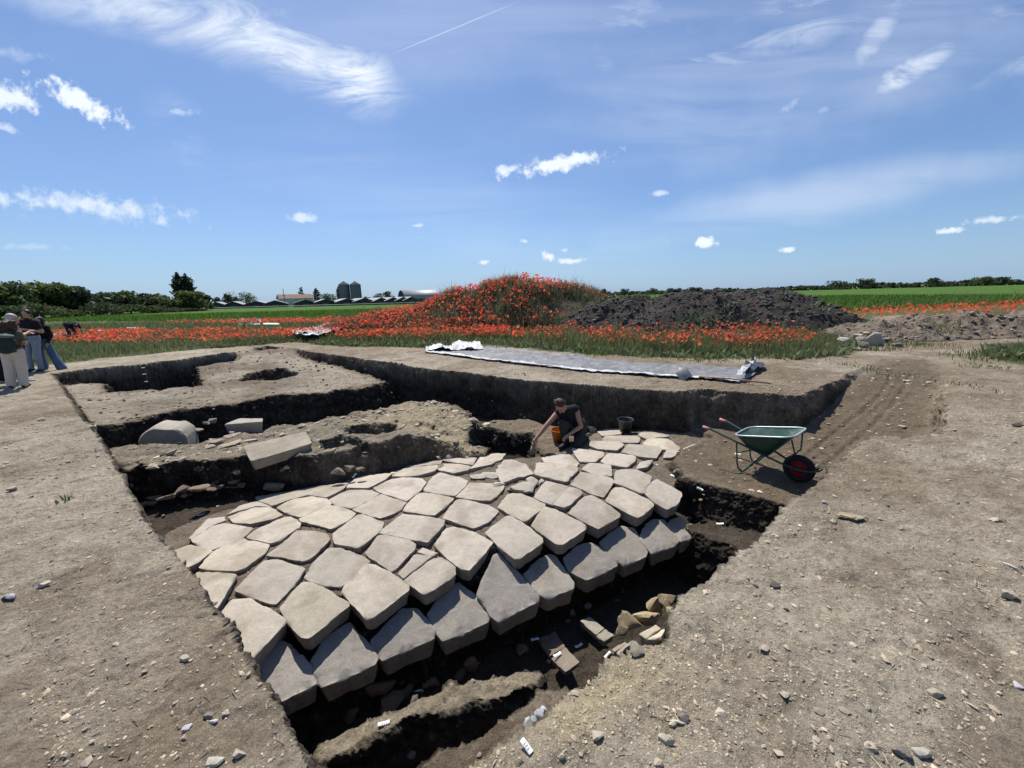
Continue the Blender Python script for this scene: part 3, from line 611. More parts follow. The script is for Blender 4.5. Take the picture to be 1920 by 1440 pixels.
def stoneblock(name, label, cat, top4, ztop, height_, base, mat_=None, seed=5, group=None, bev=.015):
    """a squared block given by the four top corners (px) at ztop (one value or four)"""
    a = np.array(top4, float); P = at(a[:, 0], a[:, 1], np.broadcast_to(np.asarray(ztop, float), (4,)))
    c = P.mean(0); A = np.c_[P[:, :2]-c[:2], np.ones(4)]; co, *_ = np.linalg.lstsq(A, P[:, 2], rcond=None)
    fn = lambda x, y: co[0]*(x-c[0])+co[1]*(y-c[1])+co[2]
    me, org = slab_mesh(name, P, fn, height_, np.asarray(base), seed=seed, rough=.006, bev=bev, rag=.003)
    if mat_: me.materials[0] = mat_
    return link(name, me, None, label, cat, group, 'thing', org)
# dressed blocks by the foundation wall
big = stoneblock('stone_block', 'long squared stone block with a notched upper edge, leaning on the clay wall', 'stone block', [(455,836),(573,808),(586,831),(470,865)], [-.37,-.35,-.42,-.44], .16, (.30,.265,.21), seed=61)
stoneblock('stone_block', 'squared block with a bright broken upper edge standing in the dark cut', 'stone block', [(418,796),(449,784),(493,784),(492,790)], -.36, .5, (.34,.31,.26), seed=62)
def gzpx(u, v, z0=-.5):
    zz = z0
    for _ in range(14):
        p = at(u, v, zz); zz = .5*zz+.5*gz(p[0], p[1])
    return at(u, v, zz)
# column drum lying on its side, flat end towards the camera
dr = empty('column_drum', 'broken column drum lying on its side in the dark cut', 'column drum')
pb = at(304, 829, -.66); dr.location = pb; dr.rotation_euler = (0, 0, math.radians(20))
mb = MB(); n = 40; R = .36
aang = np.linspace(math.pi*.02, math.pi*.98, n)
prof = np.c_[R*np.cos(aang)*1.05, R*np.sin(aang)*.92-.03]; prof[:, 1] = np.minimum(prof[:, 1], .27+.03*np.cos(aang*3)); prof[0, 1] = prof[-1, 1] = -.45
V = np.concatenate([np.c_[prof[:, 0]*s, np.full(n, y), prof[:, 1]*s] for y, s in ((0, .93), (.03, 1), (.3, 1.0), (.55, .97))])
V = V+.012*np.stack([fbm(V[:, 0]*3+i, V[:, 1]*3+V[:, 2]*2, 3, 3, 5+i) for i in range(3)], 1)
F = [(i*n+j, i*n+j+1, (i+1)*n+j+1, (i+1)*n+j) for i in range(3) for j in range(n-1)]
cv = np.array([[0, .005, -.45]]); Tt = [(len(V), j, j+1) for j in range(n-1)]
me = mesh_np('drum', np.concatenate([V, cv]), [np.array(F)[:, ::-1], np.array(Tt)[:, ::-1]], [m_stone], None, True, {'tone': np.tile([.36, .325, .265], (len(V)+1, 1))}); shade_auto(me, 40)
link('drum_body', me, dr)
# bricks and tiles on the foundation wall
for i, (u, v, s, rz, lab, dz) in enumerate([(402,836,(.13,.10,.035),.4,'half tile at the left of the small brick heap on the wall',0),(412,833,(.14,.10,.03),.1,'flat tile lying on the half tile in the small heap',.05),(424,838,(.15,.09,.035),.5,'broken tile in front in the small brick heap',0),
        (438,833,(.14,.09,.035),.2,'squared brick under the tagged one on the wall',0),(440,826,(.13,.09,.035),.15,'topmost pale brick of the heap, white tag standing on it',.08),(462,828,(.15,.07,.02),.3,'thin pale tile lying right of the brick heap',0)]):
    p = gzpx(u, v); me = rock_mesh('brick', s, 300+i, (.36,.30,.23), mats=[m_tile], planes=8, flat=.8)
    o = link('brick', me, None, lab, 'brick', 'bricks on the foundation wall', None, (p[0], p[1], p[2]+s[2]*.6+dz)); o.rotation_euler = (.05, -.06, rz)
# course of broken tiles along the foot of the wall
TL = [(282,948,.16),(297,943,.15),(315,938,.17),(331,932,.15),(344,926,.13),(352,931,.12),(362,922,.13),(378,925,.15),(383,914,.12),(398,921,.14),(404,911,.13),(414,918,.12),(424,914,.12),(436,921,.15),(441,909,.12),(455,915,.13),(272,956,.12),(468,908,.10)]
TWORD = ['longest dark tile at the left end','tile with a raised edge','flat brown tile','tile leaning against the wall foot','small tile on edge','broken corner piece','upper flat tile','thick brick-like tile','half tile on top','wide tile','tile propped on its neighbour','squared fragment','thin tile','slanting tile near the right end','tile standing on edge near the tag','pale flat tile near the right end','low tile at the bank','last small tile before the grey stones']
for i, (u, v, s) in enumerate(TL):
    p = gzpx(u, v, -1.1); r = np.random.default_rng(i)
    me = rock_mesh('roof_tile', (s*.72, s*.55, .038), 330+i, (.21,.155,.115), mats=[m_tile], planes=9, flat=.8)
    o = link('roof_tile', me, None, TWORD[i]+' in the tile course, %s from the left' % (ORD[i] if i < 10 else str(i+1)+'th'), 'tile', 'broken tiles along the wall foot', None, (p[0], p[1], p[2]+.05+(.04 if i % 3 == 1 else 0)))
    o.rotation_euler = (r.uniform(-.25, .25), r.uniform(-.2, .2), .45+r.uniform(-.3, .3))
# ditch stones
for a in [(712,1300,(.17,.07,.10),BRN,'flat dark slab lying in the ditch under the second kerb stone',.5),(735,1322,(.18,.10,.08),BRN,'broad dark stone in front of the flat slab in the ditch',.5),(762,1306,(.075,.05,.07),BRN,'ribbed brown stone left of the tag in the shaded ditch',.4),
          (812,1288,(.085,.06,.085),BRN,'ribbed brown stone right of the tag in the shaded ditch',.4),(866,1270,(.06,.05,.06),BRN,'upright brown stone, fifth along the ditch floor',.4),(886,1255,(.09,.05,.085),RED,'reddish wedge-shaped stone highest in the ditch',.4),
          (658,1346,(.075,.05,.06),BRN,'squared dark stone at the left end of the ditch',.4),(1074,1155,(.05,.03,.07),GREY,'grey pointed stone under the kerb in the dark bank',.2),(1030,1243,(.025,.02,.03),WHITE,'small white stone beside the dark plank-like tile',.2),
          (1102,1140,(.06,.05,.04),GREY,'grey stone stuck in the bank under the middle kerb stones',.2),(980,1222,(.09,.06,.05),BRN,'dark brown stone behind the tag in the deep ditch',.3)]:
    rock(a[0], a[1], a[2], a[3], a[4], group='stones in the ditch', name='ditch_stone', sink=.15, rz=.45, tilt=(.2, .1))
for (t4, z, h, col, lab, sd_) in [([(1008,1198),(1040,1182),(1060,1212),(1030,1232)], [-1.64,-1.62,-1.58,-1.62], .06, BRN, 'long dark tile plank in the ditch, upper half with a tag at its corner', 71), ([(1033,1233),(1060,1213),(1088,1240),(1060,1262)], [-1.56,-1.54,-1.34,-1.40], .06, (.2,.165,.13), 'tile plank reaching into sunlight in the ditch, tag lying on it', 72),
        ([(1086,1163),(1106,1156),(1134,1178),(1117,1190)], -1.55, .08, (.3,.27,.22), 'grey worked slab in the shaded ditch, upper of two', 73), ([(1118,1191),(1135,1179),(1152,1190),(1133,1203)], -1.48, .08, (.3,.27,.22), 'grey worked slab in the shaded ditch, lower of two', 74),
        ([(1198,1188),(1230,1171),(1240,1178),(1212,1197)], -.22, .20, (.50,.45,.33), 'pale squared limestone block on the right edge of the ditch', 75), ([(1213,1198),(1241,1180),(1256,1176),(1252,1200),(1240,1205)][:4], -.20, .20, (.52,.47,.36), 'pale limestone block half under the right bank', 76),
        ([(1146,1216),(1172,1202),(1178,1207),(1152,1222)], -.42, .05, (.36,.30,.23), 'thin sunlit tile slab left of the limestone blocks', 77), ([(1155,1222),(1186,1199),(1190,1203),(1160,1228)], -.34, .05, (.33,.29,.24), 'dark-sided tile slab propped below the limestone blocks', 78)]:
    stoneblock('flat_stone', lab, 'flat stone', t4, z, h, col, seed=sd_, group='worked stones in the ditch', bev=.01)
for a in [(1180,1178,(.13,.07,.09),'lumpy yellow stone with a spike at the ditch edge'),(1212,1170,(.13,.08,.08),'long ochre rock before the limestone blocks'),(1228,1152,(.09,.07,.10),'ochre boulder above the limestone blocks'),(1253,1133,(.10,.07,.07),'flat topped brown boulder close to the right bank'),(1168,1190,(.06,.05,.06),'small ochre lump low at the ditch edge'),(1255,1150,(.06,.05,.05),'rounded ochre rock in shade under the right bank')]:
    rock(a[0], a[1], a[2], (.30,.235,.145), a[3], z=-.75, group='ochre rocks in the ditch', name='ochre_rock', sink=.1, planes=14)
for i, a in enumerate([(1019,1334,.035,'uppermost white pebble on the near rim of the ditch'),(1010,1344,.04,'largest white pebble on the near rim of the ditch'),(1000,1352,.03,'third white pebble down the near rim of the ditch'),(991,1362,.035,'lowest white pebble on the near rim of the ditch')]):
    rock(a[0], a[1], (a[2]*.7, a[2]*.6, a[2]*.6), WHITE, a[3], z=-.05, group='white pebbles on the rim', name='white_pebble', sink=.1)
# loose stones on the trodden ground
for a in [(1686,1412,.045,GREY,'dark blocky stone at the lower right, largest of the loose stones'),(1722,1414,.042,(.36,.34,.29),'flat triangular pale stone right of the dark blocky stone'),(1637,1405,.032,LIME,'smooth pale stone left of the dark blocky stone'),(1894,1122,.06,LIME,'rounded pale stone with a long shadow at the right edge'),
          (1909,1288,.03,WHITE,'bright white pebble at the right edge of the picture'),(1756,1302,.04,LIME,'flat beige stone on the right ground'),(1451,1102,.045,(.1,.09,.08),'dark stone near the ditch corner on the right ground'),(1474,1144,.022,(.08,.07,.06),'small dark stone below the other dark one'),(1282,1345,.032,(.2,.17,.15),'dark angular stone beside the light stick'),(1350,1338,.035,LIME,'squared pale stone right of the dark angular stone'),
          (1250,1392,.04,LIME,'flat pale stone low on the near ground'),(1118,1380,.032,LIME,'pale stone near the yellow rim'),(1196,1222,.06,(.2,.175,.14),'dark lump on the yellow rim below the limestone blocks'),(392,1343,.035,GREY,'grey stone with a dark shadow among the pebbles at lower left'),(350,1366,.030,WHITE,'smooth oval white pebble at lower left'),(346,1385,.025,LIME,'pale pebble below the oval one at lower left'),
          (447,1417,.035,LIME,'pale stone at the bottom edge left of the ditch'),(398,1432,.05,(.42,.38,.31),'long flat stone at the bottom left edge'),(425,1338,.022,LIME,'upper pale pebble of the lower left cluster'),(400,1355,.022,WHITE,'lower white pebble of the lower left cluster'),(345,1238,.03,LIME,'pale stone with a jagged top on the left ground'),(85,1098,.05,LIME,'long pale stone on the left ground'),(18,1122,.055,WHITE,'flat white stone at the left edge'),(78,789,.09,LIME,'long flat pale stone on the far left ground'),(24,919,.07,LIME,'flat pale stone at the left edge halfway up'),
          (1868,976,.05,LIME,'flat pale stone on the right ground, upper'),(1908,798,.06,(.07,.06,.05),'small black stone on the far right ground'),(1545,944,.03,WHITE,'white pebble right of the ditch end'),(1665,950,.02,(.1,.09,.08),'dark pebble above the thin plate')]:
    rock(a[0], a[1], (a[2]*.8, a[2]*.66, a[2]*.45), a[3], a[4], z=None, group='loose stones on the trodden ground', sink=.15)
# stones near the digger and in the dark cut
for a in [(1112,812,.10,'grey rubble stone standing beside the kneeling digger'),(1106,822,.09,'pale rubble stone at the digger\'s knee, lower'),(1122,800,.07,'small rubble stone above the others by the digger'),(1103,806,.08,'dark rubble stone touching the digger'),(1117,826,.07,'rubble stone against the long slab')]:
    rock(a[0], a[1], (a[2], a[2]*.8, a[2]*.9), (.30,.26,.2), a[3], z=-1.0, group='rubble beside the digger', name='rubble_stone', sink=.1)
for a in [(388,796,.10,'pale angular stone left of the squared block'),(401,790,.11,'slanting slab stone in the dark cut'),(404,800,.10,'flat stone leaning on the slanting slab'),(414,783,.12,'upper stone in the dark cut heap'),(427,775,.10,'broken stone high on the cut face'),(376,808,.09,'low flat stone right of the column drum'),(392,808,.10,'flat brown stone low in the dark cut'),(420,768,.08,'small stone at the top of the dark cut heap'),(366,808,.07,'brown stone nearest the column drum')]:
    rock(a[0], a[1], (a[2], a[2]*.7, a[2]*.5), (.27,.235,.19), a[3], group='stones in the dark cut', name='rubble_stone', sink=.1, tilt=(.2, .2))
for a in [(520,918,.16,'grey boulder below the leaning block'),(548,905,.12,'dark stone behind the far slab tag'),(657,880,.10,'brown tile stone beyond the slabs with a tag'),(676,882,.08,'reddish stone right of the brown tile stone'),(635,888,.12,'flat brown stone at the foot of the dark face')]:
    rock(a[0], a[1], (a[2], a[2]*.7, a[2]*.6), (.2,.165,.13), a[3], group='stones beyond the far slabs', name='rubble_stone', sink=.15)
for a in [(1626,634,.34,.20,(.42,.37,.31),'pale broken slab at the top of the stone heap'),(1640,642,.36,.30,(.40,.36,.30),'large squared rock at the right end of the stone heap'),(1622,628,.26,.15,(.42,.38,.32),'upper middle rock of the stone heap'),(1611,640,.25,.17,(.38,.34,.29),'middle rock of the stone heap'),(1592,633,.30,.10,(.46,.42,.35),'flat pale rock left in the stone heap'),(1578,640,.30,.10,(.44,.4,.34),'long pale rock among poppies in the heap'),(1613,646,.26,.14,(.36,.32,.27),'dark fronted rock low in the stone heap'),
          (1606,650,.22,.06,(.5,.46,.38),'low pale flake in front of the stone heap'),(1600,630,.24,.10,(.3,.25,.19),'brown flat rock behind the stone heap'),(1612,616,.30,.10,(.36,.31,.25),'flat brown slab up the slope above the heap'),(1608,624,.25,.07,(.55,.51,.43),'white flake above the stone heap'),(1562,620,.26,.12,(.38,.33,.27),'pale rock at the foot of the dark mound'),(1537,615,.28,.10,(.33,.28,.22),'brown rock among the mound weeds'),(1686,644,.22,.08,(.2,.18,.15),'dark flat stone right of the stone heap'),(1716,637,.18,.08,(.18,.16,.14),'dark stone further right on bare ground')]:
    p = at(a[0], a[1]+6, 0); me = rock_mesh('heap_stone', (a[2]*.75, a[2]*.55, a[3]), seed_r+40, a[4]); seed_r += 1
    dz = max(0, (646-a[1])*.012)
    link('heap_stone', me, None, a[5], 'stone', 'stone heap beside the dark mound', None, (p[0], p[1]-(0 if dz < .1 else 2.2*dz), p[2]+a[3]*.5+dz))
# ------------------------------------------------------------------ gravel, clods and straw on the bare earth
def scatter_rocks(name, label, cat, P, S, base, spread, seed, sub=1, flat=(.45, .9), mat_=None):
    r = np.random.default_rng(seed); V0, F0 = ICO[sub]; k = len(V0); n = len(P)
    var = r.uniform(.55, 1.25, (n, k, 1)); sc = np.stack([S*r.uniform(.8, 1.3, n), S*r.uniform(.55, 1, n), S*r.uniform(*flat, n)*.8], 1)
    a = r.uniform(0, 2*np.pi, n); ca, sa = np.cos(a), np.sin(a)
    V = V0[None]*var*sc[:, None, :]
    X = V[..., 0]*ca[:, None]-V[..., 1]*sa[:, None]; Y = V[..., 0]*sa[:, None]+V[..., 1]*ca[:, None]
    tl = r.normal(0, .25, n); Z = V[..., 2]+X*tl[:, None]*.5
    VV = np.stack([X+P[:, None, 0], Y+P[:, None, 1], Z+P[:, None, 2]+sc[:, None, 2]*.25], -1).reshape(-1, 3)
    FF = (F0[None]+np.arange(n)[:, None, None]*k).reshape(-1, 3)
    c = np.asarray(base)[None]*(1+r.normal(0, spread, (n, 1)))+r.normal(0, .010, (n, 1))*np.array([1, 0, -1])
    tone = np.repeat(np.clip(c, .03, .7), k, 0)
    return link(name, mesh_np(name, VV, [FF], [mat_ or m_pebble], None, False, {'tone': tone}), None, label, cat, None, 'stuff')
def bare_points(n, seed, ymax=9, dens_pow=1.25):
    r = np.random.default_rng(seed); Y = .75*np.exp(r.uniform(0, 1, n)**(1/dens_pow)*math.log(ymax/.75)); T = r.uniform(-1.55, 1.55, n); X = Y*T
    ok = (sdist(X, Y, TRENCH) < -.02) & (sdist(X, Y, VEG) < 0) & (sdist(X, Y, RAMP) < .3)
    return X[ok], Y[ok]
X, Y = bare_points(46000, 1, 9, .95); cl = fbm(X, Y, .9, 4, 91); k = RNG.random(len(X)) < .30+.9*sstep(cl, -.05, .4); X, Y = X[k], Y[k]
S = np.clip(.0026*np.exp(RNG.normal(0, .55, len(X)))*(1+.32*Y), .002, .03)
scatter_rocks('gravel', 'fine pale gravel strewn over the trodden earth round the trench', 'gravel', np.c_[X, Y, height(X, Y)], S, (.42, .355, .265), .22, 3)
X, Y = bare_points(14000, 2, 9); k = RNG.random(len(X)) < .25+.8*sstep(fbm(X, Y, .7, 4, 93), 0, .4); X, Y = X[k], Y[k]
S = np.clip(.0042*np.exp(RNG.normal(0, .55, len(X)))*(1+.18*Y), .003, .035)
scatter_rocks('earth_clods', 'crumbly brown clods of earth on the trodden ground', 'earth clods', np.c_[X, Y, height(X, Y)], S, (.34, .28, .205), .16, 4, flat=(.4, .75))
def in_poly_pts(poly, n, seed, inset=0.0):
    r = np.random.default_rng(seed); p = np.asarray(poly)[:, :2]; lo, hi = p.min(0), p.max(0)
    X = r.uniform(lo[0], hi[0], n); Y = r.uniform(lo[1], hi[1], n); k = sdist(X, Y, p) > inset; return X[k], Y[k]
# rubble in and along the trench sides
X, Y = in_poly_pts(TRENCH, 26000, 5, -.02); h = height(X, Y); e = .03
sl = np.hypot((height(X+e, Y)-height(X-e, Y))/(2*e), (height(X, Y+e)-height(X, Y-e))/(2*e))
pk = sdist(X, Y, PAVE_P) < -.02
k = pk & (RNG.random(len(X)) < .14+.45*sstep(sl, .5, 1.5)); X, Y, h = X[k], Y[k], h[k]
S = np.clip(.012*np.exp(RNG.normal(0, .6, len(X)))*(1+.10*Y), .006, .055)
scatter_rocks('trench_rubble', 'small stones and crumbs of earth lying on the trench floors and sides', 'rubble', np.c_[X, Y, h], S, (.20, .165, .125), .4, 6, flat=(.5, 1))
X, Y = in_poly_pts(PAVE_P, 5000, 7); k = fbm(X, Y, 3, 3, 95) > -.1; X, Y = X[k], Y[k]
scatter_rocks('joint_grit', 'gritty earth and chips in the joints between the paving stones', 'grit', np.c_[X, Y, pave(X, Y)-.055], .008*np.exp(RNG.normal(0, .5, len(X))), (.30, .26, .2), .25, 8)
X, Y = in_poly_pts(WALL_A, 1500, 15, -.12); k = fbm(X, Y, 1.6, 3, 96) > -.05; X, Y = X[k], Y[k]
scatter_rocks('wall_rubble', 'pale mortared rubble stones in the top and face of the old foundation', 'rubble', np.c_[X, Y, height(X, Y)-.012], np.clip(.035*np.exp(RNG.normal(0, .5, len(X))), .015, .11), (.33, .285, .215), .25, 16, flat=(.5, .9))
# chips of tile and bone on the ramp
X, Y = in_poly_pts(RAMP, 1500, 9, .1); scatter_rocks('ramp_chips', 'pale chips of stone and tile scattered on the brown ramp', 'stone chips', np.c_[X, Y, height(X, Y)], .014*np.exp(RNG.normal(0, .5, len(X)))*(1+.06*Y), (.36, .30, .235), .3, 10, flat=(.25, .5))
X, Y = in_poly_pts(PLATEAU, 900, 12, .05); scatter_rocks('bench_chips', 'chips of brick and stone scattered over the pale earth bench', 'stone chips', np.c_[X, Y, height(X, Y)], .022*np.exp(RNG.normal(0, .5, len(X))), (.25, .2, .15), .45, 11, flat=(.3, .6))
def strips(name, label, cat, X, Y, Z, L, w, col, spread, seed, mat_, kind='stuff'):
    r = np.random.default_rng(seed); n = len(X); a = r.uniform(0, 2*np.pi, n); d = np.stack([np.cos(a), np.sin(a)], 1); q = np.stack([-d[:, 1], d[:, 0]], 1)
    t = r.normal(0, .12, n); V = []
    for s, o in ((-1, -1), (1, -1), (1, 1), (-1, 1)):
        V.append(np.c_[X+s*d[:, 0]*L/2+o*q[:, 0]*w, Y+s*d[:, 1]*L/2+o*q[:, 1]*w, Z+s*t*L*.5+.004+.5*L*np.abs(t)])
    top = [v+np.array([0, 0, 0.0]) for v in V]; rid = [np.c_[(V[0]+V[3])[:, :2]/2, (V[0]+V[3])[:, 2]/2+w*1.2], np.c_[(V[1]+V[2])[:, :2]/2, (V[1]+V[2])[:, 2]/2+w*1.2]]
    VV = np.stack(top+rid, 1).reshape(-1, 3); b = np.arange(n)[:, None]*6
    F = np.concatenate([b+np.array([0, 1, 5, 4]), b+np.array([2, 3, 4, 5])])
    tone = np.repeat(np.clip(np.asarray(col)[None]*(1+r.normal(0, spread, (n, 1))), .02, .8), 6, 0)
    return link(name, mesh_np(name, VV, [F], [mat_], None, False, {'tone': tone}), None, label, cat, None, kind)
X, Y = bare_points(1500, 13, 7); n = len(X); strips('straw_bits', 'dry straw and twig bits trodden into the bare ground', 'straw', X, Y, height(X, Y), .012+.05*RNG.random(n)**2.5*(1+.1*Y), .0012+.0006*Y, (.36, .30, .2), .35, 14, m_straw)
for (u, v, L, w, rz, lab, col) in [(1272,1357,.075,.006,-.25,'pale split stick beside the dark angular stone',(.5,.45,.34)),(150,1094,.16,.004,.55,'thin pale twig on the left ground',(.42,.37,.28)),(1822,1326,.06,.005,-1.0,'pale straw stem at the lower right',(.48,.42,.3)),(1632,1396,.10,.003,-.6,'thin dark twig crossing above the triangular stone',(.12,.1,.08)),(1893,1062,.10,.006,-1.2,'forked white root bit on the right ground',(.6,.56,.48))]:
    p = gzpx(u, v, 0); mb = MB(); mb.tube([(-L/2, 0, 0), (-L*.1, L*.03, .004), (L*.2, -.01*L, .003), (L/2, L*.05, 0)], [w*.6, w, w*.9, w*.4], 6)
    me = mb.mesh('twig', [m_straw], attrs=None); a = me.attributes.new('tone', 'FLOAT_COLOR', 'POINT'); a.data.foreach_set('color', np.tile([*col, 1], len(me.vertices)).astype(np.float32))
    link('twig', me, None, lab, 'twig', None, None, (p[0], p[1], p[2]+w*.8), rz)
# ------------------------------------------------------------------ spoil heaps
def heap(name, label, cat, poly_fn, x0, x1, y0, y1, step, colf, mat_):
    xs = np.arange(x0, x1, step); ys = np.arange(y0, y1, step); A, B = np.meshgrid(xs, ys); z = poly_fn(A.ravel(), B.ravel())
    ii = np.arange(A.size).reshape(A.shape); q = np.stack([ii[:-1, :-1], ii[:-1, 1:], ii[1:, 1:], ii[1:, :-1]], -1).reshape(-1, 4)
    q = q[(z[q] > -.12).any(1)]
    return link(name, mesh_np(name, np.c_[A.ravel(), B.ravel(), z], [q], [mat_], None, True, {'soil': colf(A.ravel(), B.ravel(), z)}), None, label, cat)
def bump2(x, y, cx, cy, rx, ry, h, p=1.0, ang=0.0):
    c, s = math.cos(ang), math.sin(ang); u = ((x-cx)*c+(y-cy)*s)/rx; v = (-(x-cx)*s+(y-cy)*c)/ry
    return h*np.clip(1-(u*u+v*v)**p, 0, 1)
def poppy_mound(x, y):
    z = np.maximum(bump2(x, y, .75, 24.5, 5.2, 4.6, 2.55, 1.0), bump2(x, y, -2.0, 24.0, 5.4, 4.2, 1.95, .9))
    z = np.maximum(z, bump2(x, y, 2.9, 24.3, 4.1, 4.0, 2.12, 1.0)); z = np.maximum(z, bump2(x, y, -5.4, 23.0, 5.2, 3.6, .95, .85))
    z = z+(z > 0)*np.minimum(z, .5)*(.5*fbm(x, y, .55, 4, 101)+.18*fbm(x, y, 2.2, 3, 102)); return np.where(z > .01, z, -.15)
def dark_mound(x, y):
    z = np.maximum(bump2(x, y, 8.6, 18.6, 4.6, 3.6, 1.92, .8), bump2(x, y, 11.4, 18.2, 4.6, 3.4, 1.90, .8)); z = np.maximum(z, bump2(x, y, 5.6, 19.8, 3.6, 3.2, 1.65, .85)); z = np.maximum(z, bump2(x, y, 8.9, 18.8, 1.3, 1.3, 2.15, .7))
    z = z+(z > 0)*np.minimum(z, .4)*(.7*fbm(x, y, .9, 4, 111)+.4*fbm(x, y, 3.5, 4, 112)); return np.where(z > .01, z, -.15)
def rubble_bank(x, y):
    z = np.maximum(bump2(x, y, 17.2, 15.4, 4.6, 2.2, .72, .8), bump2(x, y, 21.5, 15.6, 4.0, 2.4, .75, .8)); z = np.maximum(z, bump2(x, y, 13.8, 14.8, 2.6, 1.8, .55, .8)); z = np.maximum(z, bump2(x, y, 25, 16, 4, 2.4, .6, .8))
    z = z+(z > 0)*np.minimum(z, .35)*(.8*fbm(x, y, 1.2, 4, 121)+.5*fbm(x, y, 4.5, 4, 122)); return np.where(z > .005, z, -.15)
def cflat(c, var, sd_): return lambda x, y, z: np.clip(np.asarray(c)[None]*(1+var*fbm(x, y, 1.2, 4, sd_))[:, None], 0, 1)
heap('poppy_mound', 'tall overgrown earth mound covered in red poppies', 'mound', poppy_mound, -11, 8, 18.5, 30, .10, cflat((.10, .085, .06), .3, 131), m_heap)
heap('dark_spoil_heap', 'long dark spoil heap of fresh earth right of the poppy mound', 'spoil heap', dark_mound, 1.5, 17, 14, 24, .07, cflat((.060, .053, .047), .35, 132), m_heap)
heap('rubble_bank', 'low grey-brown bank of rubbly earth right of the dark spoil heap', 'rubble bank', rubble_bank, 10.5, 30, 12, 19, .07, cflat((.19, .155, .12), .3, 133), m_heap)
X, Y = RNG.uniform(2, 17, 5200), RNG.uniform(14.5, 20, 5200); z = dark_mound(X, Y); k = z > 0
scatter_rocks('heap_clods', 'lumps of dark earth and stones tumbled down the dark spoil heap', 'clods', np.c_[X, Y, z][k], np.clip(.045*np.exp(RNG.normal(0, .5, k.sum())), .02, .16), (.085, .077, .068), .4, 20, flat=(.5, .9))
X, Y = RNG.uniform(10.5, 29, 5200), RNG.uniform(12.5, 17.5, 5200); z = rubble_bank(X, Y); k = z > 0
scatter_rocks('bank_rubble', 'broken tile and stone chips covering the low rubble bank', 'rubble', np.c_[X, Y, z][k], np.clip(.04*np.exp(RNG.normal(0, .5, k.sum())), .018, .13), (.235, .195, .15), .35, 21, flat=(.4, .8))
# small dark pile among the poppies left of the mound
def small_pile(x, y):
    z = bump2(x, y, -7.2, 27.5, 4.2, 1.5, .85, .8, .25); return np.where(z > 0, z+.15*fbm(x, y, 3, 4, 140), -.15)
heap('earth_pile', 'small grey pile of clods among poppies left of the mound', 'earth pile', small_pile, -12, -2.5, 25, 30, .10, cflat((.14, .125, .105), .35, 141), m_heap)
HEAPS = [poppy_mound, dark_mound, rubble_bank, small_pile]
def surf(x, y):
    z = height(x, y)
    for h in HEAPS: z = np.maximum(z, h(x, y))
    return z
# ------------------------------------------------------------------ grass, weeds and poppies
def blades(X, Y, Z, H, Wd, base, spread, seed, lean=.35, bend=.35):
    r = np.random.default_rng(seed); n = len(X); a = r.uniform(0, 2*np.pi, n); l = np.abs(r.normal(lean, .2, n))*H
    dx, dy = np.cos(a)*l, np.sin(a)*l; b = r.uniform(0, 2*np.pi, n); wx, wy = np.cos(b)*Wd/2, np.sin(b)*Wd/2
    P0 = np.c_[X-wx, Y-wy, Z-.03]; P1 = np.c_[X+wx, Y+wy, Z-.03]; m = bend
    P2 = np.c_[X+wx*.8+dx*m, Y+wy*.8+dy*m, Z+H*.6]; P3 = np.c_[X-wx*.8+dx*m, Y-wy*.8+dy*m, Z+H*.6]; P4 = np.c_[X+dx, Y+dy, Z+H]
    V = np.stack([P0, P1, P2, P3, P4], 1).reshape(-1, 3); i = np.arange(n)[:, None]*5
    c = np.clip(np.asarray(base)*(1+r.normal(0, spread, (n, 1)))*(1+r.normal(0, .08, (n, 3))), .005, .6)
    return V, i+np.array([0, 1, 2, 3]), i+np.array([3, 2, 4]), np.repeat(c, 5, 0)
class Veg:
    def __init__(s): s.V = []; s.Q = []; s.T = []; s.C = []; s.n = 0
    def add(s, V, Q, T, C):
        s.V.append(V); s.Q.append(Q+s.n); s.T.append(T+s.n); s.C.append(C); s.n += len(V)
    def done(s, name, label, cat, m):
        return link(name, mesh_np(name, np.concatenate(s.V), [np.concatenate(s.Q), np.concatenate(s.T)], [m], None, True, {'tone': np.concatenate(s.C)}), None, label, cat, None, 'stuff')
def rnd_region(n, x0, x1, y0, y1, seed, edge=.05):
    r = np.random.default_rng(seed); X = r.uniform(x0, x1, n); Y = r.uniform(y0, y1, n); k = sdist(X, Y, VEG)+.3*fbm(X, Y, .8, 3, 70) > edge; return X[k], Y[k]
G1 = (.15, .18, .075); G2 = (.125, .148, .08); G3 = (.16, .19, .10); DRY = (.26, .21, .13)
vg = Veg()
# near strip behind the trench and towards the mounds
X, Y = rnd_region(120000, -13, 14, 9.5, 19, 201); d = sdist(X, Y, VEG); tuft = fbm(X, Y, 1.3, 4, 202); k = RNG.random(len(X)) < .45+.8*sstep(tuft, -.2, .3); X, Y, d, tuft = X[k], Y[k], d[k], tuft[k]
k = (dark_mound(X, Y) < .15) & (rubble_bank(X, Y) < .05); X, Y, d, tuft = X[k], Y[k], d[k], tuft[k]
H = (.10+.24*sstep(d, 0, 1.6))*np.exp(RNG.normal(0, .3, len(X)))*(1+.5*tuft)
vg.add(*blades(X, Y, surf(X, Y), H, .010+.010*RNG.random(len(X)), G1, .28, 203)); 
k = RNG.random(len(X)) < .10; vg.add(*blades(X[k], Y[k], surf(X[k], Y[k]), H[k]*1.15, .008, DRY, .3, 204))
k = RNG.random(len(X)) < .16; vg.add(*blades(X[k], Y[k], surf(X[k], Y[k]), .16*np.exp(RNG.normal(0, .3, k.sum())), .06+.05*RNG.random(k.sum()), G3, .25, 205, .9, .5))
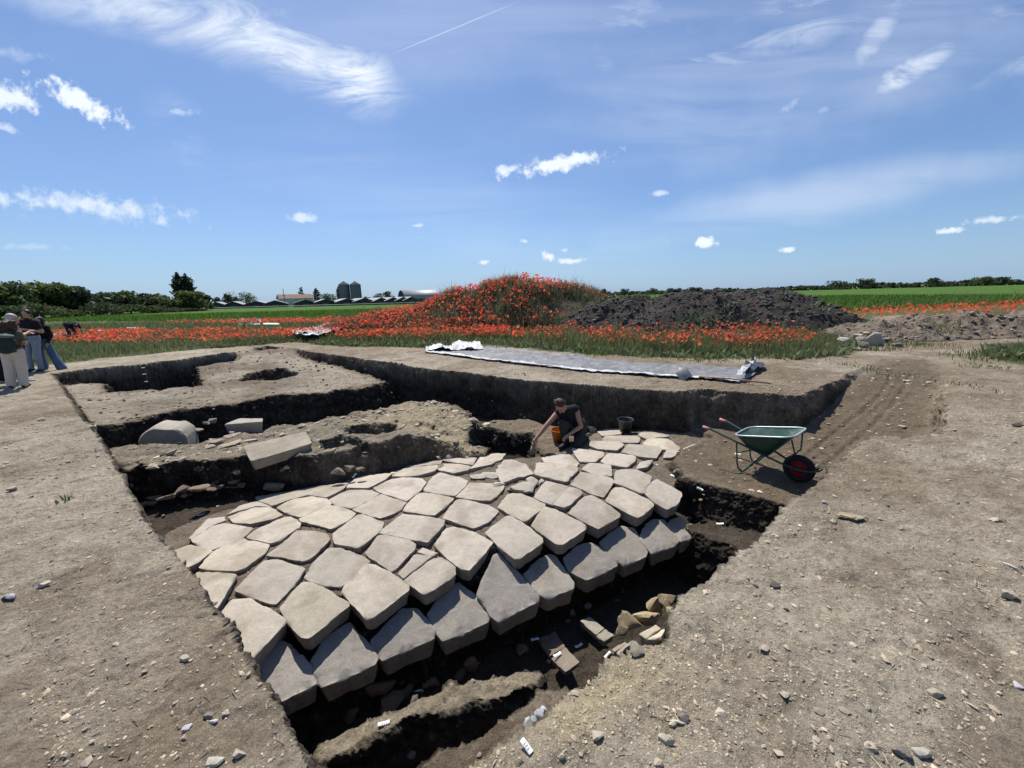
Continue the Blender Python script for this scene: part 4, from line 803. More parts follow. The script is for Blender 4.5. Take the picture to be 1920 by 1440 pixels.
# mound cover
X = RNG.uniform(-11, 8, 90000); Y = RNG.uniform(18.5, 26.5, 90000); z = poppy_mound(X, Y); tuft = fbm(X, Y, .9, 4, 212); k = (z > 0) & (RNG.random(len(X)) < .4+.9*sstep(tuft, -.25, .3)); X, Y, tuft = X[k], Y[k], tuft[k]
bare = sstep(np.hypot((X-3.6)/1.5, (Y-21.4)/1.1), 1, .6); k = RNG.random(len(X)) > bare*.9; X, Y, tuft = X[k], Y[k], tuft[k]
H = .34*np.exp(RNG.normal(0, .3, len(X)))*(1+.7*tuft); vg.add(*blades(X, Y, surf(X, Y), H, .016+.012*RNG.random(len(X)), G2, .3, 213)); k = RNG.random(len(X)) < .16; vg.add(*blades(X[k], Y[k], surf(X[k], Y[k]), H[k]*1.3, .012, DRY, .3, 214))
# weeds on the dark heap
X = RNG.uniform(2, 17, 9000); Y = RNG.uniform(14.5, 20, 9000); z = dark_mound(X, Y); g = fbm(X, Y, .7, 3, 221)+.55*np.exp(-((X-12.3)**2/3+(Y-15.9)**2/1.0))+.7*np.exp(-((X-5.3)**2/4+(Y-19.5)**2)*1.5); k = (z > 0) & (g > .42); X, Y = X[k], Y[k]
vg.add(*blades(X, Y, surf(X, Y), .15*np.exp(RNG.normal(0, .3, len(X))), .05+.04*RNG.random(len(X)), (.11, .14, .08), .25, 222, .7, .5))
# left side meadow and the patches to the right
X, Y = rnd_region(150000, -48, -3, 12.5, 42, 231); k = (RNG.random(len(X)) < np.clip((17/np.maximum(Y, 8))**1.3, 0, 1)); X, Y = X[k], Y[k]; k = (poppy_mound(X, Y) < 0); X, Y = X[k], Y[k]; d = sdist(X, Y, VEG)
H = (.09+.17*sstep(d, 0, 2.5))*np.exp(RNG.normal(0, .3, len(X)))*(1+.5*fbm(X, Y, .7, 3, 232)); vg.add(*blades(X, Y, surf(X, Y), H, .0011*Y*(.7+.6*RNG.random(len(X))), G1, .28, 233, .5)); k = RNG.random(len(X)) < .12; vg.add(*blades(X[k], Y[k], surf(X[k], Y[k]), H[k], .0012*Y[k], G3, .25, 234, .7))
X, Y = rnd_region(30000, 9, 45, 8.5, 22, 241); k = (rubble_bank(X, Y) < .05) & (dark_mound(X, Y) < .1); X, Y = X[k], Y[k]; d = sdist(X, Y, VEG)
vg.add(*blades(X, Y, surf(X, Y), (.09+.2*sstep(d, 0, 2.0))*np.exp(RNG.normal(0, .3, len(X))), .016, G1, .3, 242))
for (u, v, rx, ry, n) in [(1318,673,.45,.3,500),(1130,664,.4,.25,300),(1705,648,.5,.3,260),(1760,633,.5,.25,200),(1636,692,.2,.5,160),(1780,715,.12,.4,50),(1875,668,.6,.4,600),(1850,688,.3,.2,60),(1630,657,.5,.15,160),(125,935,.06,.04,16),(980,700,.1,.05,12),(880,652,.7,.3,350)]:
    p = at(u, v, 0); X = p[0]+RNG.normal(0, rx, n); Y = p[1]+RNG.normal(0, ry, n); vg.add(*blades(X, Y, surf(X, Y), (.11 if v < 669 else .05)*np.exp(RNG.normal(0, .4, n)), .010+.014*RNG.random(n), (.115, .15, .05), .25, 250+int(u), .6))
vg.done('grass', 'green grass and weeds growing behind the trench and over the mound', 'grass', m_blade)
# tall green crop of the far fields
cr = Veg()
n = 90000; X = np.concatenate([RNG.uniform(-75, 0, n//2), RNG.uniform(4, 75, n//2)]); Y = np.where(X < 0, RNG.uniform(30, 75, n), RNG.uniform(22, 90, n))
k = np.where(X < 0, Y+.38*X > 31, Y-.25*X > 23)&(np.abs(X) < Y*1.5)&(RNG.random(n) < np.clip(34/Y, 0, 1)); X, Y = X[k], Y[k]
cr.add(*blades(X, Y, height(X, Y), .34*np.exp(RNG.normal(0, .2, len(X))), .0016*Y, (.095, .18, .03), .22, 261, .3))
n = 900; X = RNG.uniform(2, 60, n); Y = 24+.25*X+np.abs(RNG.normal(0, 2.0, n)); cr.add(*blades(X, Y, height(X, Y), .75*np.exp(RNG.normal(0, .3, n)), .05, (.16, .19, .07), .25, 262, .5))
n = 260; X = RNG.uniform(-12, -4, n); Y = RNG.uniform(30, 34, n); cr.add(*blades(X, Y, height(X, Y), 1.0*np.exp(RNG.normal(0, .3, n)), .07, (.13, .17, .04), .25, 263, .5))
cr.done('crop_field', 'bright green crop standing in the flat fields beyond the poppies', 'crop', m_blade)
# poppies
def poppy_pts():
    out = []
    def grab(n, x0, x1, y0, y1, thr, sc, seed, h0, h1, cond=None, w=.25):
        r = np.random.default_rng(seed); X = r.uniform(x0, x1, n); Y = r.uniform(y0, y1, n); g = fbm(X, Y, sc, 4, seed+1); k = g+r.normal(0, .12, n) > thr
        if cond is not None: k &= cond(X, Y)
        X, Y = X[k], Y[k]; out.append(np.c_[X, Y, surf(X, Y)+r.uniform(h0, h1, len(X))])
    inveg = lambda x, y: sdist(x, y, VEG) > .75
    grab(7500, -5.5, 13.5, 10.5, 18.5, -.16, .8, 301, .22, .50, lambda x, y: (sdist(x, y, VEG) > 1.0) & (dark_mound(x, y) < .25) & (rubble_bank(x, y) < .05))
    grab(9000, -10.5, 8, 18.5, 26.5, -.26, 1.6, 311, .26, .62, lambda x, y: (poppy_mound(x, y) > .05) & (np.hypot((x-3.6)/1.5, (y-21.4)/1.2) > .9))
    grab(4200, -14, 0, 16.5, 22, -.25, .6, 321, .25, .5, lambda x, y: inveg(x, y) & (poppy_mound(x, y) < .4))
    grab(10000, -46, -6, 17.5, 27, -.05, .35, 331, .2, .45, lambda x, y: inveg(x, y) & (y+.28*x < 20.0) & (y+.28*x > 13.2))
    grab(12000, -46, -2, 20, 36, -.25, .4, 341, .25, .5, lambda x, y: (y+.38*x > 24.0-.0*x) & (y+.38*x < 30.5))
    grab(9000, 9, 60, 15.5, 40, -.35, .5, 351, .3, .55, lambda x, y: (y-.25*x > 14.4) & (y-.25*x < 21.5) & (rubble_bank(x, y) < .25) & (dark_mound(x, y) < .1))
    grab(60, 13.5, 26, 9.5, 12, -.2, .6, 361, .2, .4, lambda x, y: sdist(x, y, VEG) > .3)
    return np.concatenate(out)
PP = poppy_pts()
r = np.random.default_rng(55); dist = np.hypot(PP[:, 0], PP[:, 1]); o = np.argsort(dist); PP = PP[o]; dist = dist[o]
REDS = [(.62, .105, .055), (.56, .075, .04), (.66, .15, .08), (.46, .05, .04)]
def flower_arrays(P, rad, seed):
    r = np.random.default_rng(seed); n = len(P); k = 7; a = np.arange(k)*2*np.pi/k
    tx, ty = r.normal(0, .45, n), r.normal(0, .45, n)-.25; R = rad*np.clip(np.exp(r.normal(-.12, .32, n)), .4, 1.5); cup = r.uniform(.25, .75, n)
    rr = R[:, None]*(1+.15*np.sin(a*4+r.uniform(0, 6, (n, 1)))); X = rr*np.cos(a); Y = rr*np.sin(a); Z = R[:, None]*cup[:, None]+.2*R[:, None]*np.sin(2*a+r.uniform(0, 6, (n, 1)))
    Z2 = Z+tx[:, None]*X+ty[:, None]*Y
    V = np.concatenate([np.stack([X+P[:, None, 0], Y+P[:, None, 1], Z2+P[:, None, 2]], -1), P[:, None, :]], 1).reshape(-1, 3)
    j = np.arange(k); F = np.stack([j, (j+1) % k, np.full(k, k)], 1); FF = (F[None]+np.arange(n)[:, None, None]*(k+1)).reshape(-1, 3)
    C = np.array(REDS)[r.integers(0, 4, n)]*r.uniform(.8, 1.15, (n, 1)); return V, FF, np.repeat(np.clip(C, 0, .95), k+1, 0)
NP = 240
rest = PP[NP:]; V, Fq, C = flower_arrays(rest, np.clip(.031+.0007*dist[NP:], .031, .07), 71)
link('poppy_field', mesh_np('poppy_field', V, [Fq], [m_petal], None, True, {'tone': C}), None, 'countless red poppies spread over the meadow and the mound', 'poppies', None, 'stuff')
protos = []
for i in range(6):
    V, Fq, C = flower_arrays(np.array([[0, 0, .36]]), .040, 400+i); s = blades(np.zeros(3), np.zeros(3), np.zeros(3), np.array([.36, .3, .22]), np.full(3, .008), G2, .1, 500+i, .12)
    VV = np.concatenate([V, s[0]]); me = mesh_np('poppy', VV, [Fq, s[1]+len(V), s[2]+len(V)], [m_petal, m_blade], np.r_[np.zeros(len(Fq)), np.ones(len(s[1])+len(s[2]))].astype(int), True, {'tone': np.concatenate([C, s[3]])}); protos.append(me)
for i, p in enumerate(PP[:NP]):
    o = link('poppy', protos[i % 6], None, 'single red poppy at the near edge of the meadow behind the trench', 'poppy', 'poppies along the near edge of the meadow', None, (p[0], p[1], p[2]-.36), r.uniform(0, 6.28))
# ------------------------------------------------------------------ trees
def leaf_cloud(C, Rr, n, size, base, spread, seed, fill=.55):
    """leaf clumps spread through a set of ellipsoids; C (k,3), Rr (k,3)"""
    r = np.random.default_rng(seed); k = len(C); w = (Rr[:, 0]*Rr[:, 2])**.8; idx = r.choice(k, n, p=w/w.sum())
    d = r.normal(size=(n, 3)); d /= np.linalg.norm(d, axis=1)[:, None]; rad = (fill+(1-fill)*r.random(n)**.6)*(1+.14*r.normal(size=n))
    P = C[idx]+d*rad[:, None]*Rr[idx]
    u = r.normal(size=(n, 3))+d*.4; u /= np.linalg.norm(u, axis=1)[:, None]; v = np.cross(u, r.normal(size=(n, 3))); v /= np.linalg.norm(v, axis=1)[:, None]; w_ = np.cross(u, v)
    s = size*np.exp(r.normal(0, .35, n))[:, None]
    V = np.stack([P-v*s*.6, P+w_*s*.45, P+v*s*.6, P-w_*s*.45], 1).reshape(-1, 3); Q = np.arange(n)[:, None]*4+np.arange(4)
    hue = r.normal(0, .10, (k, 1))[idx]
    tone = np.clip(np.asarray(base)*(1+hue+r.normal(0, spread, (n, 1)))*(1+r.normal(0, .05, (n, 3))), .006, .5)
    return V, Q, np.repeat(tone, 4, 0)
def tree(label, u, vtop, D, wid, base=(.05, .075, .028), kind='round', n=1500, group=None, name='tree', vbase=None, cat='tree', seed=None, zb=None, leaf=.42):
    global tree_i; tree_i += 1; r = np.random.default_rng(900+tree_i)
    top = aty(u, vtop, D); x, y = top[0], D; z0 = 0.0 if zb is None else zb; h = max(top[2]-z0, 1.0)
    root = empty(name, label, cat, (x, y, z0), group=group)
    if kind == 'round':
        k = 16; C = np.c_[r.normal(0, wid*.25, k), r.normal(0, wid*.22, k), h*(.28+.55*r.random(k))]; C[0] = (0, 0, h*.80); Rr = np.c_[[wid*.27]*k, [wid*.26]*k, [h*.20]*k]*r.uniform(.65, 1.15, (k, 1))
    elif kind == 'bush':
        k = 12; C = np.c_[r.normal(0, wid*.30, k), r.normal(0, wid*.2, k), h*(.2+.55*r.random(k))]; C[0] = (0, 0, h*.68); Rr = np.c_[[wid*.24]*k, [wid*.22]*k, [h*.28]*k]*r.uniform(.7, 1.1, (k, 1))
    elif kind == 'column':
        k = 16; t = np.linspace(.12, .93, k); wdt = np.sin(np.clip(t*1.08, 0, 1)*math.pi)**.6*.5+.12; C = np.c_[r.normal(0, wid*.10, k), r.normal(0, wid*.10, k), t*h]; Rr = np.c_[wid*wdt, wid*wdt, [h*.085]*k]
    elif kind == 'conifer':
        k = 14; t = np.linspace(.1, .96, k); wdt = (1-t)*.55+.05; C = np.c_[r.normal(0, wid*.04, k), r.normal(0, wid*.04, k), t*h]; Rr = np.c_[wid*wdt, wid*wdt, [h*.05]*k]
    V, Q, T = leaf_cloud(C, Rr, int(n*1.6), leaf, base, .28, 77+tree_i)
    V[:, 2] = np.minimum(V[:, 2], h*1.02); V[:, 2] = np.maximum(V[:, 2], .05)
    link('crown', mesh_np('crown', V, [Q], [m_leaf], None, False, {'tone': T}), root)
    mb = MB(); tr_ = max(.09, h*.022); mb.tube([(0, 0, -.2), (.03*wid, 0, h*.3), (0, .02*wid, h*.62)], [tr_*1.5, tr_, tr_*.5], 8)
    for q in range(min(5, k)): mb.tube([(0.01, 0, h*(.25+.05*q)), C[q]*np.array([.5, .5, .75])+np.array([0, 0, .05*h]), C[q]], [tr_*.5, tr_*.35, tr_*.15], 5)
    link('trunk', mb.mesh('trunk', [m_bark]), root); return root
tree_i = 0
TG = 'trees of the left hedgerow'
DK = (.055, .078, .036); MD = (.075, .105, .036); YG = (.11, .14, .042); BLU = (.042, .06, .036)
for a in [(-22,528,76,7.2,MD,'round',2400,'broad leafy tree cut by the left edge of the picture'),(22,527,78,7.0,MD,'round',2400,'tall mid green tree above the group of people'),(62,526,82,6.4,YG,'round',2200,'yellowish green tree right of the tall one above the people'),(100,534,86,6.8,DK,'round',2400,'dark spreading tree with a ragged top, taller left one of the dark pair'),(138,536,88,7.0,DK,'round',2400,'dark spreading tree sloping down to the right, right one of the dark pair'),
          (203,546,100,7.5,DK,'round',2000,'rounded dark green tree after the gap in the hedgerow'),(236,545,104,7.4,MD,'round',1900,'low wide tree in the middle of the long hedgerow'),(270,550,108,8.5,DK,'round',1800,'low dark tree right of the middle in the hedgerow'),(306,554,112,8.0,DK,'round',1600,'lowest tree at the right of the hedgerow, before the poplars'),
          (347,545,112,7.5,YG,'round',2200,'bright yellow green tree at the foot of the poplars'),(372,553,116,4.5,DK,'round',1100,'small dark tree right of the bright green one')]:
    tree(a[7], a[0], a[1], a[2], a[3], a[4], a[5], a[6], TG)
for a in [(12,572,70,7,DK,'low bush under the trees at the left edge'),(62,566,73,6,MD,'round bush directly behind the people'),(105,573,78,5.5,MD,'bush with a pale top right of the people'),(172,565,86,7,DK,'wide bush in the gap of the hedgerow'),(205,572,90,6,MD,'low green bush right of the hedgerow gap'),(240,570,94,6.5,DK,'dark low bush under the middle trees'),(275,573,98,7,MD,'long low bush at the field edge'),(322,576,104,7,DK,'low bush below the bright green tree'),(352,577,108,6,DK,'last low bush beside the sheds')]:
    tree(a[5], a[0], a[1], a[2], a[3], a[4], 'bush', 1300, 'bushes at the left field edge', 'bush', cat='bush', leaf=.26)
tree('left one of two tall dark poplars behind the hedgerow', 330, 511, 130, 3.2, BLU, 'column', 1500, 'poplars', 'poplar_tree')
tree('right one of two tall dark poplars behind the hedgerow', 347, 513, 131, 3.2, BLU, 'column', 1500, 'poplars', 'poplar_tree')
for a in [(423,551,165,3.2,DK,'round','tree','small dark round tree left of the tiled house'),(458,546,170,8.0,MD,'round','tree','wide round tree touching the tiled house on its left'),(438,556,172,4.0,DK,'round','tree','low tree between the two round ones left of the house'),(563,538,190,5.0,BLU,'conifer','fir_tree','pointed fir between the house and the silos'),(592,540,188,2.6,BLU,'column','cypress_tree','slim dark cypress left of the silos'),(614,549,186,6.0,MD,'round','tree','round tree just left of the silos'),
          (634,537,192,2.0,BLU,'column','cypress_tree','thin cypress hidden behind the left silo'),(686,556,190,4.0,DK,'round','tree','low tree right of the silos'),(712,550,195,8.0,MD,'round','tree','spreading tree between silos and arched barn'),(727,546,197,6.0,DK,'round','tree','taller tree touching the arched barn'),(405,556,170,3.0,DK,'round','tree','tiny tree behind the first shed'),
          (1133,541,150,2.4,DK,'round','tree','small lone tree on the horizon right of the poppy mound'),(1169,540,210,5.0,DK,'round','tree','second lone tree along the horizon right of the poppy mound'),(1226,539,230,7,DK,'round','tree','third tree along the horizon above the dark heap'),(1260,540,235,4,DK,'round','tree','dark pair tree on the horizon, left one'),(1274,539,235,4.5,DK,'round','tree','dark pair tree on the horizon, right one'),(1300,538,240,5,DK,'round','tree','last small tree before the dark heap summit'),
          (1575,526,330,13,DK,'round','tree','tree standing above the far treeline at the right, nearest the dark heap'),(1631,521,330,11,DK,'round','tree','tree standing above the far treeline, second from the heap'),(1755,520,330,12,DK,'round','tree','tree standing above the far treeline, third from the heap'),(1850,517,330,13,MD,'round','tree','tree standing above the far treeline, near the right edge'),(1880,519,330,10,DK,'round','tree','tree standing above the far treeline, last at the right edge')]:
    tree(a[7], a[0], a[1], a[2], a[3], a[4], a[5], 700, 'far trees along the horizon', a[6], leaf=.34 if a[2] < 250 else .7)
n = 9000; r = np.random.default_rng(5); U = r.uniform(1060, 2250, n)**1.0; hb = .5+.5*np.clip(fbm(U, U*0, .02, 4, 7)+.35, 0, 1); base_h = np.interp(U, [1060, 1300, 1500, 1700, 2250], [.35, .5, .8, 1, 1])
XX = aty(U, np.full(n, 545.), 360)[:, 0]; P = np.c_[XX, 360+r.normal(0, 4, n), 6.0*hb*base_h*r.random(n)**.7]
V, Q, T = leaf_cloud(P, np.tile([1.6, 1.2, .9], (n, 1)), n, 1.9, DK, .28, 99)
link('far_wood', mesh_np('far_wood', V, [Q], [m_leaf], None, False, {'tone': T}), None, 'dark continuous line of woods along the right horizon', 'wood', None, 'stuff')
n = 3500; U = r.uniform(-60, 1000, n); XX = aty(U, np.full(n, 560.), 215)[:, 0]; P = np.c_[XX, 215+r.normal(0, 2, n), (1.0+2.2*np.clip(fbm(U, U*0, .015, 3, 9)+.4, 0, 1))*r.random(n)**.7]
V, Q, T = leaf_cloud(P, np.tile([1.0, 1.0, .5], (n, 1)), n, .7, DK, .28, 98)
link('far_hedge', mesh_np('far_hedge', V, [Q], [m_leaf], None, False, {'tone': T}), None, 'low dark hedge line along the left horizon behind the farm', 'hedge', None, 'stuff')
# ------------------------------------------------------------------ farm
m_sheet = mat('grey_roof_sheet', (.30, .31, .32), rough=.5, noise=(.6, .12)); m_dkwall = mat('dark_shed_wall', (.055, .055, .05), rough=.9, noise=(.8, .3)); m_plaster = mat('white_plaster', (.62, .60, .56), rough=.9, noise=(.5, .08)); m_roof = mat('brown_roof_tiles', (.20, .135, .10), rough=.9, noise=(.8, .2)); m_steel = mat('galvanised_steel', (.16, .165, .165), rough=.6, metal=.3, noise=(1.2, .25)); m_rail = mat('pale_rail', (.55, .53, .48), rough=.7)
def gable(root, w, l, he, hr, mwall, mroof, ov=.25):
    mb = MB(); x = w/2
    V = [(-x,0,0),(x,0,0),(x,0,he),(0,0,hr),(-x,0,he),(-x,l,0),(x,l,0),(x,l,he),(0,l,hr),(-x,l,he)]
    mb.add(V, [np.array([(0,1,2,4),(5,9,7,6),(1,6,7,2),(0,4,9,5)]), np.array([(4,2,3),(9,8,7)])]); link('wall', mb.mesh('wall', [mwall], False), root)
    mb = MB(); t = .12; s = (hr-he)/x; xo = x+ov; zo = he-s*ov
    for sg in (-1, 1):
        V = [(0,-ov,hr+t),(sg*xo,-ov,zo+t),(sg*xo,l+ov,zo+t),(0,l+ov,hr+t),(0,-ov,hr+.01),(sg*xo,-ov,zo+.01),(sg*xo,l+ov,zo+.01),(0,l+ov,hr+.01)]
        mb.add(V, [np.array([(0,1,2,3),(7,6,5,4),(0,4,5,1),(1,5,6,2),(2,6,7,3)])])
    return link('roof', mb.mesh('roof', [mroof], False), root)
shed_u = [381, 405, 437, 480, 516, 573, 611, 651, 684, 716, 738, 757, 772]
swords = ['at the left end of the row', 'second from the left', 'third from the left', 'fourth from the left, below the tiled house', 'fifth from the left, below the house gable', 'sixth from the left, below the fir', 'seventh from the left', 'eighth, in front of the silos', 'ninth, right of the silos', 'fifth from the right', 'narrow, fourth from the right', 'narrow, third from the right', 'at the right end beside the mound']
for i, u in enumerate(shed_u[:13]):
    D = 150-.6*i; p = aty(u, 568, D); wpx = 34 if i in (3, 4, 5, 6, 7, 8) else 26
    root = empty('farm_shed', 'long low farm shed with a pale roof, '+swords[i], 'shed', (p[0], D, -.3), math.radians(28), 'row of low farm sheds')
    gable(root, wpx*D/741*1.12, 26, 1.55, 2.75, m_dkwall, m_sheet)
    mb = MB(); mb.box((-.9, -.06, .05), (.9, -.003, 1.3)); link('door', mb.mesh('door', [m_steel], False), root)
p = aty(518, 560, 178); hs = empty('farmhouse', 'pale farmhouse with a brown tiled roof and a long side wall', 'house', (p[0]+1, 178, 0), math.radians(-52))
rf = gable(hs, 8.5, 13, 3.3, 5.0, m_plaster, m_roof, .4)
mb = MB(); mb.box((-.5, 9.5, 3.8), (.1, 10.1, 5.4)); link('chimney', mb.mesh('chimney', [m_roof], False), rf)
for i, (a, b) in enumerate([(-2.4, 1.6), (1.6, 1.6)]):
    mb = MB(); mb.box((a, -.08, b), (a+.9, -.003, b+1.1)); link('window', mb.mesh('window', [m_dkwall], False), hs)
p = aty(532, 552, 172); ps = empty('utility_pole', 'dark pole standing before the farmhouse gable', 'pole', (p[0], 172, 0)); mb = MB(); mb.tube([(0, 0, 0), (0, 0, aty(532, 541, 172)[2])], [.16, .11], 8); link('shaft', mb.mesh('shaft', [m_bark]), ps); mb = MB(); mb.box((-.6, -.06, 4.4), (.6, .06, 4.55)); link('crossarm', mb.mesh('crossarm', [m_bark], False), ps)
for u, lab in ((647.5, 'left one of two grey steel silos with cone roofs'), (668.5, 'right one of two grey steel silos with cone roofs')):
    D = 185; p = aty(u, 560, D); s = empty('grain_silo', lab, 'silo', (p[0], D, 0), group='pair of grain silos'); R = 9.3*D/741; ht = aty(u, 533.5, D)[2]; tp = aty(u, 527, D)[2]
    mb = MB(); prof = [(R, 0)]
    for q in range(1, 15): prof += [(R, ht*q/15-.05), (R*1.012, ht*q/15), (R, ht*q/15+.05)]
    prof += [(R, ht)]; mb.lathe(prof, 32); link('shell', mb.mesh('shell', [m_steel]), s)
    mb = MB(); mb.lathe([(R*1.05, ht-.1), (R*1.03, ht+.05), (.35, tp-.2), (.3, tp), (0, tp)], 32); link('cone_roof', mb.mesh('cone_roof', [m_steel]), s)
    mb = MB(); mb.box((R, -.2, .5), (R+.12, .2, ht)); link('ladder', mb.mesh('ladder', [m_dkwall], False), s)
D = 190; p = aty(757, 556, D); b = empty('arched_barn', 'large barn with a grey arched roof behind the poppies', 'barn', (p[0]-1, D, 0), math.radians(-62)); Rb = 6.6; n = 18; a = np.linspace(0, math.pi, n); hb_ = aty(757, 544, D)[2]
arc = np.c_[Rb*np.cos(a), (hb_-1.8)*np.sin(a)+1.8]; mb = MB(); V = np.concatenate([np.c_[arc[:, 0], np.full(n, y), arc[:, 1]] for y in (-.3, 16)]+[np.c_[arc[:, 0]*.96, np.full(n, y), arc[:, 1]-.2] for y in (-.3, 16)])
F = [(j, j+1, n+j+1, n+j) for j in range(n-1)]+[(2*n+j+1, 2*n+j, 3*n+j, 3*n+j+1) for j in range(n-1)]+[(2*n+j, 2*n+j+1, j+1, j) for j in range(n-1)]; mb.add(V, [np.array(F)]); link('arched_roof', mb.mesh('arched_roof', [m_sheet]), b)
mb = MB(); V = np.concatenate([np.c_[arc[:, 0]*.95, np.full(n, 0.), arc[:, 1]-.25], [[0, 0, 0], [Rb*.95, 0, 0], [-Rb*.95, 0, 0]]]); F = [(n, j, j+1) for j in range(n-1)]+[(n, n+1, 0), (n, n-1, n+2)]; mb.add(V, [np.array(F)]); mb.box((-Rb*.95, 0.02, 0), (-Rb*.93, 15.8, 1.9)); mb.box((Rb*.93, 0.02, 0), (Rb*.95, 15.8, 1.9)); link('gable_wall', mb.mesh('gable_wall', [m_dkwall], False), b)
A, B = aty(350, 576, 128), aty(880, 561.5, 128); f = empty('rail_fence', 'long pale rail along the far edge of the green field before the sheds', 'fence', (0, 0, 0)); mb = MB(); mb.tube([(A[0], A[1], .55), (B[0], B[1], .62)], .13, 6); link('rail', mb.mesh('rail', [m_rail]), f)
for i in range(19):
    t = i/18; q = A*(1-t)+B*t; mb = MB(); mb.tube([(0, 0, -.1), (0, 0, .55)], .09, 5); link('post', mb.mesh('post', [m_rail]) if i == 0 else post_me, f, loc=(q[0], q[1], 0)); post_me = f.children[-1].data if i == 0 else post_me
# ------------------------------------------------------------------ plastic sheets
m_plastic = mat('grey_plastic_film', (.155, .157, .162), rough=.55, spec=.4, noise=[(1.5, .3), (6, .3)], bump=[(4, .7, .05), (14, .5, .02)]); m_wplastic = mat('white_plastic', (.50, .51, .52), rough=.4, spec=.4, noise=(3, .1), bump=[(6, .5, .03)]); m_bplastic = mat('black_plastic', (.03, .03, .034), rough=.35, spec=.5, bump=[(6, .5, .03)])
def sheet(name, near, far, nu, nv, amp, seed, m, parent, lift=.02, edge=0.0):
    n_ = atp(near, 0); f_ = atp(far, 0)
    def rs(p, k):
        L = np.r_[0, np.cumsum(np.linalg.norm(np.diff(p, axis=0), axis=1))]; t = np.linspace(0, L[-1], k); return np.stack([np.interp(t, L, p[:, i]) for i in (0, 1)], 1)
    A = rs(n_, nu); B = rs(f_, nu); t = np.linspace(0, 1, nv)[:, None, None]; P = (A[None]*(1-t)+B[None]*t).reshape(-1, 2)
    P = P+.03*np.stack([fbm(P[:, 0], P[:, 1], 2.5, 3, seed+1), fbm(P[:, 0], P[:, 1], 2.5, 3, seed+2)], 1)
    w = 1-np.abs(fbm(P[:, 0]+.6*P[:, 1], P[:, 1]*1.6, .9, 4, seed+3))*2.2; w2 = np.abs(fbm(P[:, 0], P[:, 1], 3.0, 3, seed+4))
    T = np.repeat(np.linspace(0, 1, nv), nu); z = height(P[:, 0], P[:, 1])+lift+amp*np.clip(w, 0, 1)**2+amp*.5*w2+edge*np.clip(np.abs(T-.5)*2-.8, 0, 1)*5*(.4+.6*vnoise(P[:, 0]*1.3, P[:, 1]*1.3, seed))
    ii = np.arange(nu*nv).reshape(nv, nu); q = np.stack([ii[:-1, :-1], ii[:-1, 1:], ii[1:, 1:], ii[1:, :-1]], -1).reshape(-1, 4)
    return link(name, mesh_np(name, np.c_[P, z], [q], [m], None, True), parent)
NEAR = [(797,661),(850,668),(920,676),(1000,685),(1080,693),(1150,700),(1230,707),(1300,712),(1385,719)]; FAR = [(806,655),(845,651),(868,647),(920,652),(985,658),(1040,666),(1090,665),(1105,672),(1200,681),(1290,686),(1330,688),(1400,690),(1428,697)]
big = empty('plastic_sheet', 'long crumpled grey plastic sheet spread along the lip of the trench', 'plastic sheet')
sheet('film', NEAR, FAR, 260, 34, .035, 601, m_plastic, big, .015, .0)
sheet('white_fold', [(a, b+.6) for a, b in NEAR], [(a+3, b-2.0) for a, b in NEAR], 240, 8, .03, 611, m_wplastic, big, .04, .01)
sheet('white_fold', [(797,661),(830,660),(880,660),(905,658)], [(806,654),(846,649),(872,644),(900,649)], 60, 14, .15, 621, m_wplastic, big, .05)
sheet('dark_fold', [(826,659),(840,660),(848,658)], [(829,654),(838,655),(846,654)], 20, 8, .10, 625, m_bplastic, big, .09)
sheet('dark_fold', [(1392,703),(1408,704),(1432,696)], [(1398,687),(1412,682),(1434,690)], 26, 14, .15, 631, m_bplastic, big, .06)
sheet('white_fold', [(1380,716),(1390,717),(1398,712)], [(1398,694),(1406,690),(1412,690)], 16, 20, .10, 641, m_wplastic, big, .12)
s2 = empty('plastic_sheet', 'pale plastic sheet with dark creases among the poppies left of the mound', 'plastic sheet')
sheet('film', [(548,637),(570,641),(598,640),(622,638),(655,628),(678,618)], [(556,631),(592,627),(612,617),(636,609),(665,612),(682,614)], 90, 26, .20, 651, m_plastic, s2, .26, .05); sheet('white_fold', [(548,638),(575,642),(600,641)], [(556,632),(585,630),(604,632)], 30, 8, .08, 661, m_wplastic, s2, .33)
s3 = empty('plastic_sheet', 'small white and yellowish bag lying at the edge of the poppies', 'plastic bag'); sheet('film', [(770,637),(785,637),(797,635)], [(772,633),(788,629),(797,628)], 24, 12, .16, 671, m_wplastic, s3, .08)
s4 = empty('plastic_sheet', 'white plastic strip on the meadow beside the bending man', 'plastic sheet'); sheet('film', [(94,637),(112,637),(132,634)], [(94,632),(112,630),(132,629)], 40, 10, .12, 681, m_wplastic, s4, .1)
s5 = empty('plastic_sheet', 'dark and white crumpled plastic heap far off in the meadow', 'plastic sheet'); sheet('film', [(448,612),(470,611),(490,611)], [(449,606),(472,604),(492,606)], 40, 12, .35, 691, m_bplastic, s5, .1); sheet('white_fold', [(446,614),(470,614),(488,613)], [(447,611),(470,611.5),(490,611)], 30, 6, .10, 695, m_wplastic, s5, .16)
for (u, v, L, rz, lab) in [(509,609,1.1,.25,'pale plank lying right of the dark plastic heap in the meadow'),(202,622,1.2,.1,'pale board flat in the left meadow'),(255,617,1.1,.35,'pale board tilted in the left meadow, further right'),(1390,632,2.0,-.05,'long pale board in the poppies before the dark heap')]:
    p = at(u, v, .15); mb = MB(); mb.box((-L/2, -.11, -.02), (L/2, .11, .02)); o = link('board', mb.mesh('board', [m_wplastic], False), None, lab, 'board', None, None, (p[0], p[1], .22), rz); o.rotation_euler = (.45, .05, rz)
